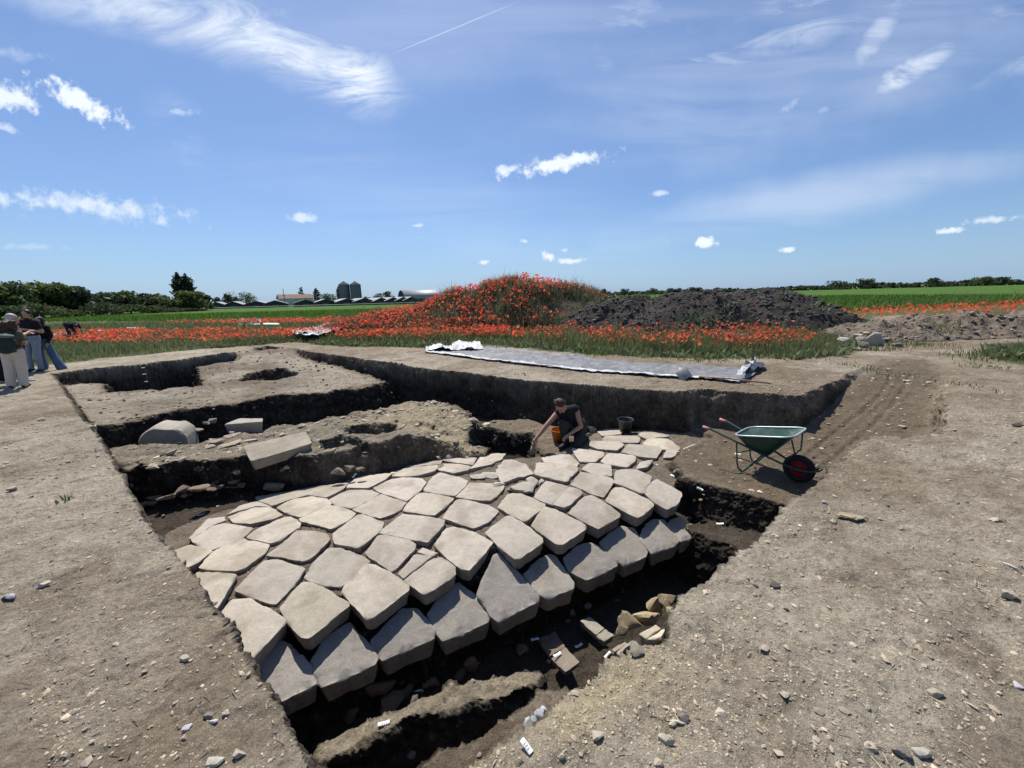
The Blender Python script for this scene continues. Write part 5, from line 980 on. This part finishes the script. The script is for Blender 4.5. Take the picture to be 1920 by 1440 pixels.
# ------------------------------------------------------------------ shovel on the sheet
sh = empty('shovel', 'grey pointed shovel with a long wooden handle lying on the sheet edge', 'shovel'); m_wood = mat('ash_wood', (.36, .26, .17), rough=.7, noise=(20, .2)); m_blade_steel = mat('worn_steel', (.30, .28, .26), rough=.5, metal=.5, noise=(15, .25))
pb = at(1291, 708, .06); p0 = pb+np.array([.02, 0, .0]); p1 = at(1446, 719, .05); mb = MB(); mb.tube([p0+np.array([.2, 0, .02]), p0*.5+p1*.5+np.array([0, 0, .04]), p1], [.017, .018, .018], 8); link('handle', mb.mesh('handle', [m_wood]), sh)
k = 13; gx_, gy_ = np.meshgrid(np.linspace(-1, 1, k), np.linspace(0, 1, 15)); wd = .135*np.where(gy_ < .62, 1-.06*gy_, .96*np.sqrt(np.clip(1-((gy_-.62)/.38)**2, 0, 1))+.02); bx = gx_*wd; bz = gy_*.30; by = .05*gx_**2-.03*np.sin(gy_*3)
V = np.stack([bx, by, bz], -1).reshape(-1, 3); V = V@np.array(Matrix.Rotation(-.45, 3, 'Y')@Matrix.Rotation(-.75, 3, 'X')).T+pb+np.array([-.02, .02, -.02]); ii = np.arange(k*15).reshape(15, k); q = np.stack([ii[:-1, :-1], ii[:-1, 1:], ii[1:, 1:], ii[1:, :-1]], -1).reshape(-1, 4); V2 = V+np.array([0, .004, 0.004]); o = link('blade', mesh_np('blade', np.concatenate([V, V2]), [np.concatenate([q, q[:, ::-1]+len(V)])], [m_blade_steel]), sh)
# ------------------------------------------------------------------ wheelbarrow
m_green = mat('green_paint', (.009, .058, .044), rough=.42, spec=.5, noise=[(9, .25)], speck=[(14, .62, .72, (.2, .17, .13), .7)]); m_frame = mat('green_frame_paint', (.014, .065, .057), rough=.4, spec=.5); m_rub = mat('tyre_rubber', (.018, .018, .019), rough=.8, noise=(20, .3)); m_rimr = mat('red_rim_paint', (.20, .008, .015), rough=.5); m_grip = mat('pink_grip', (.55, .22, .18), rough=.6); m_dusty = mat('dusty_grey_tray', (.085, .15, .135), rough=.8, noise=(8, .25), speck=[(10, .55, .65, (.26, .25, .22), .7)]); m_rimm = mat('bare_rim_steel', (.5, .55, .52), rough=.4, metal=.4)
BX, BY = 3.61, 5.30; BR = math.radians(-52)
bz_ = gz(BX+.3, BY-.2)
bw = empty('wheelbarrow', 'green wheelbarrow with a red-rimmed wheel standing on the brown platform', 'wheelbarrow', (BX, BY, bz_), BR); bw.scale = (.95, .95, .95)
def tray_surf(off):
    rim = [(-.36-off,-.30-off,.555),(.40+off,-.31-off,.73),(.40+off,.31+off,.73),(-.36-off,.30+off,.555)]; bot = [(-.22-off,-.19-off,.40-off),(.08+off,-.16-off,.32-off),(.08+off,.16+off,.32-off),(-.22-off,.19+off,.40-off)]
    R_ = []; Bt = []
    for src, out in ((rim, R_), (bot, Bt)):
        p = resample(chaikin(np.array(src), 2, .12), 48); out.append(p)
    return R_[0], Bt[0]
mb = MB(); 
for off, mi in ((0.006, 0), (0, 1)):
    Rm, Bt = tray_surf(off); n = len(Rm); Md = Rm*.45+Bt*.55; V = np.concatenate([Rm, Md, Bt*np.array([1, 1, 1]), [Bt.mean(0)]]); F = [(i*n+j, i*n+(j+1) % n, (i+1)*n+(j+1) % n, (i+1)*n+j) for i in range(2) for j in range(n)]; T = [(2*n+j, 2*n+(j+1) % n, 3*n) for j in range(n)]
    F, T = np.array(F), np.array(T)
    mb.add(V, [F if mi else F[:, ::-1], T if mi else T[:, ::-1]], mi)
tray = link('tray', mb.mesh('tray', [m_green, m_dusty]), bw)
Rm, Bt = tray_surf(.004); mb = MB(); mb.tube(list(Rm)+[Rm[0]], .011, 8, cap=False); link('rolled_rim', mb.mesh('rolled_rim', [m_rimm]), tray)
mb = MB()
for s in (-1, 1): mb.tube([(-.82, s*.29, .575), (-.70, s*.285, .56), (-.36, s*.24, .455), (-.1, s*.19, .365), (.22, s*.12, .255), (.44, s*.085, .20), (.60, s*.07, .215), (.68, s*.05, .26)], .016, 8)
mb.tube([(.68, -.05, .26), (.70, 0, .27), (.68, .05, .26)], .016, 8); mb.tube([(.44, -.10, .20), (.44, .10, .20)], .011, 8)
for s in (-1, 1): mb.tube([(.28, s*.12, .25), (.40, s*.13, .45), (.37, s*.22, .66)], .011, 6)
link('frame', mb.mesh('frame', [m_frame]), bw)
for s in (-1, 1):
    mb = MB(); mb.tube([(-.83, s*.29, .576), (-.71, s*.285, .561)], .021, 10); link('grip', mb.mesh('grip', [m_grip]), bw)
    mb = MB(); mb.tube([(-.33, s*.23, .445), (-.29, s*.24, .12), (-.26, s*.24, .03), (-.21, s*.235, .012), (-.17, s*.23, .03), (.02, s*.165, .32)], .012, 8); mb.tube([(-.31, s*.235, .27), (-.12, s*.2, .365)], .009, 6); link('leg', mb.mesh('leg', [m_frame]), bw)
mb = MB(); mb.tube([(-.21, -.235, .014), (-.21, .235, .014)], .011, 8); link('foot_bar', mb.mesh('foot_bar', [m_frame]), bw)
Rt, wt_ = .20, .045; pr = [(Rt-.075, -wt_*.8), (Rt-.05, -wt_), (Rt-.02, -wt_*.95), (Rt-.004, -wt_*.55), (Rt, 0), (Rt-.004, wt_*.55), (Rt-.02, wt_*.95), (Rt-.05, wt_), (Rt-.075, wt_*.8), (Rt-.085, 0), (Rt-.075, -wt_*.8)]
wh = link('wheel', None, bw, loc=(.44, 0, .20)); wh.rotation_euler = (math.pi/2, 0, 0); wh.empty_display_size = .05
mb = MB(); mb.lathe(pr, 40); link('tyre', mb.mesh('tyre', [m_rub]), wh); mb = MB(); mb.lathe([(0, -.05), (.025, -.05), (.03, -.025), (.10, -.018), (.126, -.03), (.128, .03), (.10, .018), (.03, .025), (.025, .05), (0, .05)], 32); link('rim', mb.mesh('rim', [m_rimr]), wh)
# ------------------------------------------------------------------ buckets
def bucket(label, loc, R, h, m, tilt=(0, 0), mh=None):
    b = empty('bucket', label, 'bucket', loc, .6); b.rotation_euler = (tilt[0], tilt[1], .6); mb = MB(); mb.lathe([(0, .01), (R*.66, .01), (R*.68, .0), (R*.95, h*.90), (R*1.02, h*.92), (R*1.03, h), (R*.98, h), (R*.93, h*.9), (R*.66, .02), (0, .02)], 36); link('tub', mb.mesh('tub', [m]), b)
    mb = MB(); a = np.linspace(0, math.pi, 15); mb.tube([(R*1.02*math.cos(t), -R*.95*math.sin(t), h*.97-.02*math.sin(t)) for t in a], .004, 6); link('handle', mb.mesh('handle', [mh or m_steel]), b); return b
m_bkt = mat('black_bucket_plastic', (.035, .037, .04), rough=.5, spec=.4, noise=(10, .3), speck=[(12, .6, .7, (.2, .18, .15), .5)]); m_ybk = mat('yellow_bucket_plastic', (.45, .165, .012), rough=.5, spec=.4, noise=(8, .1))
p = unproj([(1172, 808)], pave)[0]; bucket('black builder\'s bucket standing on the paving behind the digger', (p[0], p[1], p[2]+.012), .155, .235, m_bkt)
p = gzpx(1049, 829, -.9); bucket('yellow bucket half hidden behind the digger\'s knee', (p[0], p[1]+.05, p[2]), .16, .24, m_ybk)
# ------------------------------------------------------------------ find tags
TAGS = [(240,846,.3,.4,'white tag lying on the wall top by the left bank'),(325,876,0,1.3,'white tag hanging at the front edge of the wall top'),(393,910,-.2,1.3,'white tag standing on the tile course'),(377,966,.6,.3,'white tag on the earth below the tile course'),(178,800,-.5,.2,'white tag on the bank edge above the dark cut'),(432,818,.1,1.3,'white tag standing on the topmost brick'),(545,906,.5,.4,'white tag lying on the sliver of paving'),(665,892,1.2,.9,'white tag at the foot of the dark face behind the slabs'),
        (1262,893,-1.0,.5,'upper white tag on the dark bank below the platform'),(1313,917,-1.15,.6,'narrow white tag leaning on the dark bank'),(1350,983,-.3,.3,'largest tag low on the dark bank'),(983,832,-1,.5,'white tag in the small pit by the reaching hand'),(893,803,-.8,.5,'white tag on the clay edge left of the small pit'),(921,815,-.5,.5,'square white tag over the small pit'),
        (1003,1200,.4,.2,'tag at the upper corner of the dark tile plank'),(1045,1229,.6,.2,'tag lying across the dark tile plank'),(1085,1212,.4,.2,'tag on the ditch floor between plank and slabs'),(1139,1229,.7,.1,'sunlit tag on the yellow rim of the ditch'),(1230,1125,.3,.2,'shaded tag beside the flat topped boulder'),(1276,1118,.35,.2,'sunlit tag by the right bank of the ditch'),
        (988,1402,-.9,.05,'large white tag on the yellow rim at the bottom of the picture'),(720,1358,.3,.2,'bright white tag on the ochre ridge'),(786,1295,.55,.3,'shaded tag between the ribbed brown stones'),(270,690,.1,1.2,'uppermost white tag on the far pit wall'),(272,702,.1,1.2,'middle white tag on the far pit wall'),(275,716,.1,1.2,'lowest white tag on the far pit wall')]
for i, (u, v, rz, tilt, lab) in enumerate(TAGS):
    if i >= 23: p = at(u, v, 0); Y = 13.0; p = aty(u, v, {23: 12.95, 24: 12.9, 25: 12.85}[i]); p[1] -= .0
    elif i in (5, ): p = gzpx(440, 826)+np.array([0, -.02, .16])
    elif i in (6, ): p = unproj([(u, v)], pave)[0]+np.array([0, 0, .03])
    elif i in (14, 15): p = at(u, v, -1.58 if i == 14 else -1.50)
    else: p = gzpx(u, v, -.9 if i not in (20, 17) else 0)
    L, w = (.085, .030) if i not in (20,) else (.062, .022); L = L*(1.5 if i >= 23 else 1)
    if tilt < .9 and i < 23:                                     # lie along the slope of the earth below
        e = .04; nrm = Vector((-(gz(p[0]+e, p[1])-gz(p[0]-e, p[1]))/(2*e), -(gz(p[0], p[1]+e)-gz(p[0], p[1]-e))/(2*e), 1)).normalized() if i not in (6, 14, 15, 5) else Vector((0, 0, 1))
    else: nrm = Vector((0, -math.sin(tilt), math.cos(tilt)))
    xd = Vector((math.cos(rz), math.sin(rz), 0)); xd = (xd-nrm*xd.dot(nrm)).normalized(); yd = nrm.cross(xd)
    root = empty('find_tag', lab, 'tag', tuple(np.asarray(p)+np.array(nrm)*(.012 if i < 23 else .03)), group='white find tags'); root.rotation_euler = Matrix((xd, yd, nrm)).transposed().to_euler()
    xs = np.linspace(-L/2, L/2, 9); cz = .006*np.cos(xs/L*math.pi*1.3+i); V = np.concatenate([np.c_[xs, np.full(9, s*w/2), cz+dz] for dz in (0, .0012) for s in (-1, 1)]); q = np.array([(j, j+1, 10+j, 9+j) for j in range(8)]); F = np.concatenate([q[:, ::-1], q+18, np.array([(j, j+1, 19+j, 18+j) for j in range(8)]), np.array([(9+j+1, 9+j, 27+j, 28+j) for j in range(8)])]); link('card', mesh_np('card', V, [F], [m_white]), root)
    mb = MB(); rr = np.random.default_rng(i)
    for q in range(3):                                           # faint handwritten strokes
        x0 = -L*.12+q*L*.17; zc = float(np.interp(x0, xs, cz))+.0024
        pts = [(x0+rr.uniform(-.1, .1)*w, t*w, zc) for t in (-.26, -.08, .1, .27)]; mb.tube(pts, .0011*L/.062, 4)
    link('handwriting', mb.mesh('handwriting', [m_ink]), root)
p = gzpx(1593, 971, 0); pl = empty('broken_plate', 'thin grey plate fragment with an orange patch on the right ground', 'fragment', (p[0], p[1], p[2]+.012), -.35); P4 = np.array([(-.11,-.02),(.02,-.055),(.10,-.01),(.085,.035),(-.05,.05)])
me, org = slab_mesh('plate', np.c_[P4, np.zeros(5)], lambda x, y: x*0+.01, .012, (.34, .31, .26), seed=88, rough=.001, bev=.003, rag=.002); link('plate', me, pl, loc=org)
me, org = slab_mesh('orange_patch', np.array([(-.075,-.022,0),(.01,-.045,0),(.03,-.02,0),(-.05,.003,0)]), lambda x, y: x*0+.016, .008, (.62, .42, .18), seed=89, rough=.001, bev=.002, rag=.001); me.materials[0] = m_tile; link('orange_patch', me, pl, loc=org)
# ------------------------------------------------------------------ people
def capsule(mb, p0, p1, r0, r1, n=14):
    p0, p1 = np.asarray(p0, float), np.asarray(p1, float); d = p1-p0; L = np.linalg.norm(d)
    if L < 1e-6: d, L = np.array([0, 0, 1e-4]), 1e-4
    t = d/L; pts, rr = [], []
    for a in np.linspace(-math.pi/2, 0, 5): pts.append(p0+t*r0*math.sin(a)); rr.append(max(r0*math.cos(a), .0006))
    for a in np.linspace(0, math.pi/2, 5): pts.append(p1+t*r1*math.sin(a)); rr.append(max(r1*math.cos(a), .0006))
    mb.tube(pts, rr, n)
def ball(mb, c, rad, R=None):
    V, F = ICO[3]; P = V*np.asarray(rad)
    if R is not None: P = P@np.asarray(R).T
    mb.add(P+np.asarray(c), F)
def skin(name, mb, mats, voxel, smooth=4):
    me = mb.mesh(name+'_raw', mats); o = bpy.data.objects.new(name+'_raw', me); COL.objects.link(o)
    m = o.modifiers.new('r', 'REMESH'); m.mode = 'VOXEL'; m.voxel_size = voxel; s = o.modifiers.new('s', 'SMOOTH'); s.iterations = smooth; s.factor = .5
    dg = bpy.context.evaluated_depsgraph_get(); res = bpy.data.meshes.new_from_object(o.evaluated_get(dg)); bpy.data.objects.remove(o); bpy.data.meshes.remove(me)
    res.name = name; res.polygons.foreach_set('use_smooth', [True]*len(res.polygons)); res.materials.clear()
    for q in mats: res.materials.append(q)
    return res
def V3(*a): return np.array(a, float)
m_skin = mat('skin', (.46, .27, .19), rough=.55, spec=.3); m_skin2 = mat('skin_tanned', (.40, .215, .145), rough=.55, spec=.3)
m_dkhair = mat('dark_hair', (.02, .014, .011), rough=.5, noise=(60, .3)); m_brhair = mat('brown_hair', (.055, .028, .016), rough=.5, noise=(50, .4), bump=[(40, .8, .02)]); m_grhair = mat('grey_hair', (.42, .40, .38), rough=.6, noise=(60, .2))
m_black = mat('black_cloth', (.012, .012, .014), rough=.9, noise=(20, .3), bump=[(14, .6, .02)]); m_jean = mat('pale_denim', (.20, .26, .33), rough=.9, noise=(14, .18), bump=[(16, .5, .02)]); m_jean2 = mat('blue_denim', (.075, .13, .20), rough=.9, noise=(10, .25), bump=[(14, .5, .02)]); m_navy = mat('navy_denim', (.03, .045, .075), rough=.9, noise=(12, .2), bump=[(14, .5, .02)])
m_cream = mat('cream_cotton', (.56, .50, .43), rough=.9, noise=(8, .08), bump=[(12, .6, .03)]); m_olive = mat('olive_cloth', (.10, .095, .055), rough=.9, noise=(12, .2), bump=[(14, .5, .02)]); m_taupe = mat('taupe_shirt', (.17, .13, .105), rough=.9, noise=(12, .2), bump=[(14, .5, .02)]); m_pack = mat('dark_green_pack', (.022, .032, .028), rough=.8, noise=(10, .3), bump=[(20, .4, .01)]); m_packl = mat('grey_green_pack_lid', (.12, .16, .15), rough=.8); m_shoe = mat('dark_shoe', (.03, .025, .022), rough=.7); m_wshoe = mat('pale_shoe', (.5, .47, .43), rough=.7); m_dusty_tr = mat('dusty_work_trousers', (.032, .032, .027), rough=.95, noise=(8, .3), bump=[(14, .6, .02)]); m_phone = mat('phone_shell', (.015, .015, .018), rough=.3); m_eye = mat('eye', (.02, .015, .012), rough=.2); m_lip = mat('lips', (.32, .11, .09), rough=.5)
def person(label, loc, rz, J, sk, top, trousers, shoes, hair, voxel=.011, sleeves='short', wide=None, hairlen='short', group='visitors standing at the trench', H=1.7, skirt=False, beard=False):
    k = H/1.7; root = empty('person', label, 'person', loc, rz, group)
    D = dict(pel=(0,0,.93), chest=(0,.01,1.27), neck=(0,.015,1.44), head=(0,-.015,1.575), sA=(-.175,.01,1.385), sB=(.175,.01,1.385), eA=(-.225,.03,1.12), eB=(.225,.03,1.12), wA=(-.215,-.06,.88), wB=(.215,-.06,.88), hA=(-.095,0,.91), hB=(.095,0,.91), kA=(-.105,-.02,.50), kB=(.105,-.02,.50), aA=(-.11,.02,.085), aB=(.11,.02,.085), tA=(-.125,-.15,.035), tB=(.125,-.15,.035), face=(0,-1,0))
    D.update(J or {}); D = {a: np.asarray(b, float)*(k if a != 'face' else 1) for a, b in D.items()}
    face = D['face']/np.linalg.norm(D['face']); upv = D['head']-D['neck']; upv = upv-face*(upv@face); upv /= np.linalg.norm(upv); sidev = np.cross(face, upv); Rh = np.stack([sidev, -face, upv], 1)
    hd = D['head']; hp = lambda x, y, z: hd+Rh@(np.array([x, y, z])*k)          # head space: -y is forward
    lat = (D['sB']-D['sA']); lat /= np.linalg.norm(lat); hl = D['hB']-D['hA']; hl /= np.linalg.norm(hl)
    mid = (D['pel']+D['chest'])/2
    def torso(mb, g=0.0):
        for s in (-1, 1):
            capsule(mb, D['pel']+hl*s*.065*k, mid+(hl+lat)/2*s*.055*k, .115*k+g, .10*k+g); capsule(mb, mid+(hl+lat)/2*s*.055*k, D['chest']+lat*s*.075*k, .10*k+g, .112*k+g)
        capsule(mb, D['sA']*.92+D['sB']*.08, D['sB']*.92+D['sA']*.08, .066*k+g, .066*k+g); capsule(mb, D['chest']+lat*0, (D['sA']+D['sB'])/2, .11*k+g, .08*k+g)
    b = MB(); torso(b); capsule(b, (D['sA']+D['sB'])/2, D['neck']*.4+hd*.6, .058*k, .052*k)
    ball(b, hp(0, .012, .03), (.076*k, .095*k, .098*k), Rh); ball(b, hp(0, -.02, -.04), (.060*k, .072*k, .075*k), Rh); capsule(b, hp(0, -.088, .012), hp(0, -.105, -.022), .010*k, .015*k); ball(b, hp(0, -.066, -.092), (.03*k, .03*k, .022*k), Rh)
    for s in (-1, 1): ball(b, hp(s*.078, .012, -.005), (.010*k, .02*k, .032*k), Rh)
    for S_, e, w in (('sA', 'eA', 'wA'), ('sB', 'eB', 'wB')):
        capsule(b, D[S_], D[e], .052*k, .040*k); capsule(b, D[e], D[w], .040*k, .027*k)
        d = D[w]-D[e]; d = d/np.linalg.norm(d); out = np.cross(d, np.array([0, 0, 1.]) if abs(d[2]) < .9 else np.array([0, 1., 0])); out /= np.linalg.norm(out); nrm = np.cross(d, out)
        pm = D[w]+d*.055*k; capsule(b, D[w]+d*.02*k, pm, .028*k, .033*k)
        for f, (o_, L) in enumerate(((-.027, .062), (-.009, .076), (.009, .072), (.026, .056))):
            a = pm+d*.022*k+out*o_*k; mdl = a+d*L*.55*k+nrm*.010*k; capsule(b, a, mdl, .0098*k, .009*k); capsule(b, mdl, mdl+d*L*.45*k+nrm*.026*k, .009*k, .0075*k)
        th = D[w]+d*.03*k-out*.028*k; capsule(b, th, th+d*.045*k-out*.024*k+nrm*.015*k, .011*k, .008*k)
    for h, kn, an, to in (('hA', 'kA', 'aA', 'tA'), ('hB', 'kB', 'aB', 'tB')):
        capsule(b, D[h], D[kn], .082*k, .056*k); capsule(b, D[kn], D[an], .054*k, .036*k); capsule(b, D[an]+V3(0, 0, -.03*k), D[to], .040*k, .03*k)
    body = link('body', skin('body', b, [sk], voxel*.62), root)
    c = MB()                                                       # face details
    for s in (-1, 1): ball(c, hp(s*.031, -.083, .010), (.011*k, .006*k, .006*k), Rh)
    link('eyes', c.mesh('eyes', [m_eye]), body); c = MB(); ball(c, hp(0, -.088, -.057), (.022*k, .007*k, .007*k), Rh); link('mouth', c.mesh('mouth', [m_lip]), body)
    c = MB(); g = .016; torso(c, g)
    if sleeves != 'none':
        for S_, e, w in (('sA', 'eA', 'wA'), ('sB', 'eB', 'wB')):
            t = .62 if sleeves == 'short' else 1.0; capsule(c, D[S_], D[S_]*(1-t)+D[e]*t, .062*k, .056*k)
            if sleeves == 'long': capsule(c, D[e], D[w]*.95+D[e]*.05, .054*k, .042*k)
    else: capsule(c, D['sA']*.85+D['sB']*.15, D['sB']*.85+D['sA']*.15, .074*k, .074*k)
    link('top', skin('top', c, [top], voxel, 3), root)
    c = MB()
    for s in (-1, 1): capsule(c, D['pel']+hl*s*.065*k+V3(0, 0, .05*k), D['pel']+hl*s*.07*k-V3(0, 0, .02), .128*k, .13*k)
    for h, kn, an in (('hA', 'kA', 'aA'), ('hB', 'kB', 'aB')):
        w0, w1, w2 = wide or (.100, .072, .058); capsule(c, D[h], D[kn], w0*k, w1*k); capsule(c, D[kn], D[an]+(D[kn]-D[an])*.04, w1*k, w2*k)
    if skirt: capsule(c, D['pel'], V3(0, .02, .35*k), .16*k, .22*k); capsule(c, V3(0, .02, .35*k), V3(0, .02, .22*k), .22*k, .23*k)
    link('trousers' if not skirt else 'skirt', skin('trousers', c, [trousers], voxel, 3), root)
    for an, to in (('aA', 'tA'), ('aB', 'tB')):
        c = MB(); d = D[to]-D[an]; capsule(c, D[an]+V3(0, 0, -.035*k)-d*.15, D[to]+d*.06, .050*k, .040*k); link('shoe', skin('shoe', c, [shoes], .009, 2), root)
    c = MB(); ball(c, hp(0, .030, .048), (.088*k, .096*k, .092*k), Rh); ball(c, hp(0, .055, 0), (.082*k, .07*k, .085*k), Rh)
    if hairlen == 'long':
        for s in (-1, 1): capsule(c, hp(s*.06, .02, .06), hp(s*.085, .0, -.15), .04*k, .03*k); capsule(c, hp(s*.085, .0, -.15), hp(s*.09, -.02, -.26), .03*k, .02*k)
        capsule(c, hp(0, .07, 0), hp(0, .085, -.22), .075*k, .06*k)
    if hairlen == 'curly':
        r = np.random.default_rng(3)
        for q in range(26):
            a, z = r.uniform(-2.5, 2.5), r.uniform(-.13, .10); ball(c, hp(.115*math.sin(a), .115*math.cos(a)+.02, z), (.045*k,)*3)
        ball(c, hp(0, .04, 0), (.12*k, .11*k, .13*k), Rh)
    if hairlen == 'bun':
        r = np.random.default_rng(4)
        for q in range(9): ball(c, hp(.03*math.sin(q*2.2), .02+.03*math.cos(q*1.7), .135+.012*(q % 3)), (.028*k,)*3)
    if beard: ball(c, hp(0, -.055, -.085), (.05*k, .045*k, .04*k), Rh)
    link('hair', skin('hair', c, [hair], .009, 2), root)
    return root, D
def pground(u, v): p = at(u, v, 0); return (p[0], p[1], gz(p[0], p[1]))
# the group at the left edge of the trench
r1, D1 = person('woman with curly brown hair in cream trousers and olive top, backpack on', pground(35, 727), math.radians(-150), dict(eA=(-.26,.04,1.14), wA=(-.12,-.20,1.10), face=(.1,-1,-.15)), m_skin, m_olive, m_cream, m_shoe, m_brhair, hairlen='curly', H=1.60, wide=(.115, .10, .088))
pk = empty('backpack', 'dark green backpack with a paler lid worn by the woman in cream trousers', 'backpack', r1.location, math.radians(-150)); c = MB(); ball(c, (-.02, .26, 1.10), (.17, .13, .21)); ball(c, (-.02, .30, .98), (.15, .10, .12)); link('pack_body', skin('pack_body', c, [m_pack], .014, 3), pk)
c = MB(); ball(c, (-.02, .25, 1.27), (.15, .12, .06)); link('lid', skin('lid', c, [m_packl], .014, 2), pk)
for s in (-1, 1): c = MB(); c.tube([(s*.10, .17, 1.28), (s*.125, .06, 1.375), (s*.125, -.07, 1.32), (s*.135, -.10, 1.18), (s*.15, .02, 1.03), (s*.12, .17, .97)], .018, 8); link('strap', c.mesh('strap', [m_pack]), pk)
r2, D2 = person('person dressed all in black with dark hair, cut by the left picture edge', pground(2, 716), math.radians(-20), dict(wA=(-.16,-.2,1.02), wB=(.16,-.2,1.02)), m_skin, m_black, m_black, m_wshoe, m_dkhair, sleeves='long', H=1.66, skirt=True)
r3, D3 = person('grey haired person in a taupe shirt behind the woman in cream trousers', pground(43, 716), math.radians(150), dict(eA=(-.25,-.06,1.18), wA=(-.10,-.22,1.26), eB=(.25,-.02,1.15), wB=(.12,-.2,1.2)), m_skin, m_taupe, m_navy, m_wshoe, m_grhair, H=1.74)
r4, D4 = person('man in a black t-shirt and pale jeans holding a phone with both hands', pground(68, 697), math.radians(12), dict(eA=(-.29,-.02,1.14), wA=(-.10,-.24,1.20), eB=(.29,-.02,1.14), wB=(.09,-.24,1.21), face=(0,-1,-.25)), m_skin, m_black, m_jean, m_shoe, m_dkhair, H=1.83, beard=True)
ph = link('phone', None, None, 'dark phone held up by the man in the black t-shirt', 'phone', loc=r4.location, rz=math.radians(12)); c = MB(); c.box((-.08, -.385, 1.27), (.075, -.372, 1.345)); link('phone_case', c.mesh('phone_case', [m_phone], False), ph)
r5, D5 = person('long haired woman in black top and wide blue jeans, one leg stretched sideways', pground(88, 693), math.radians(8), dict(aB=(.44,-.02,.085), kB=(.25,-.02,.50), tB=(.56,-.10,.035), eB=(.24,.02,1.13), wB=(.24,-.12,.92), eA=(-.24,.02,1.12), wA=(-.16,-.18,1.0)), m_skin, m_black, m_jean2, m_wshoe, m_dkhair, hairlen='long', H=1.63, wide=(.105, .095, .125), sleeves='long')
def lean(o, deg):
    o.rotation_euler = (Matrix.Rotation(math.radians(deg), 3, 'Y')@o.rotation_euler.to_matrix()).to_euler()
for o in (r1, pk, r2, r3, r4, ph, r5): lean(o, 7)
# man bending over in the meadow
r6, D6 = person('man in dark shirt and jeans bending down in the meadow', pground(140, 642), math.radians(65), dict(pel=(-.02,.12,.90), chest=(.02,-.20,.95), neck=(.04,-.36,.90), head=(.05,-.46,.80), sA=(-.16,-.30,.92), sB=(.20,-.30,.92), eA=(-.18,-.38,.66), eB=(.27,-.38,.66), wA=(-.06,-.46,.50), wB=(.26,-.46,.5), hA=(-.115,.10,.90), hB=(.075,.10,.90), kA=(-.12,-.01,.5), kB=(.10,-.01,.5), face=(0,-.35,-1)), m_skin, m_black, m_navy, m_shoe, m_dkhair, group=None, H=1.75)
# the digger kneeling at the pit
pd = gzpx(1075, 832, -.9)
r7, D7 = person('digger in a black sleeveless top crouching on the paving, reaching into the pit', (pd[0], pd[1], pd[2]), 0, dict(pel=(.06,.10,.26), chest=(-.06,.02,.50), neck=(-.15,-.06,.665), head=(-.235,-.13,.72), sA=(-.28,-.06,.585), sB=(.03,-.03,.64), eA=(-.475,-.15,.40), wA=(-.655,-.22,.20), eB=(.105,-.13,.36), wB=(-.12,-.28,.27), hA=(-.05,.05,.25), hB=(.13,.08,.24), kA=(-.23,-.27,.46), aA=(-.14,-.14,.085), tA=(-.25,-.25,.04), kB=(.02,-.32,.10), aB=(.20,.05,.09), tB=(.26,.13,.05), face=(-.3,-.5,-1)), m_skin2, m_black, m_dusty_tr, m_shoe, m_brhair, voxel=.009, sleeves='none', hairlen='bun', group=None, H=1.84)
w = D7['wA']+np.array(r7.location); br = empty('hand_brush', 'beige hand brush held in the digger\'s lowered hand', 'brush', tuple(w+np.array([-.05, -.02, -.06]))); m_bristle = mat('beige_bristle', (.42, .31, .2), rough=.9, noise=(60, .3), bump=[(90, .8, .01)])
c = MB(); c.tube([(.03, .0, .08), (.005, 0, .0), (-.01, 0, -.07)], [.012, .014, .017], 8); link('brush_handle', c.mesh('brush_handle', [m_wood]), br); c = MB(); c.tube([(-.01, 0, -.06), (-.02, 0, -.14), (-.03, 0, -.24)], [.026, .04, .052], 14); link('bristles', c.mesh('bristles', [m_bristle]), br)
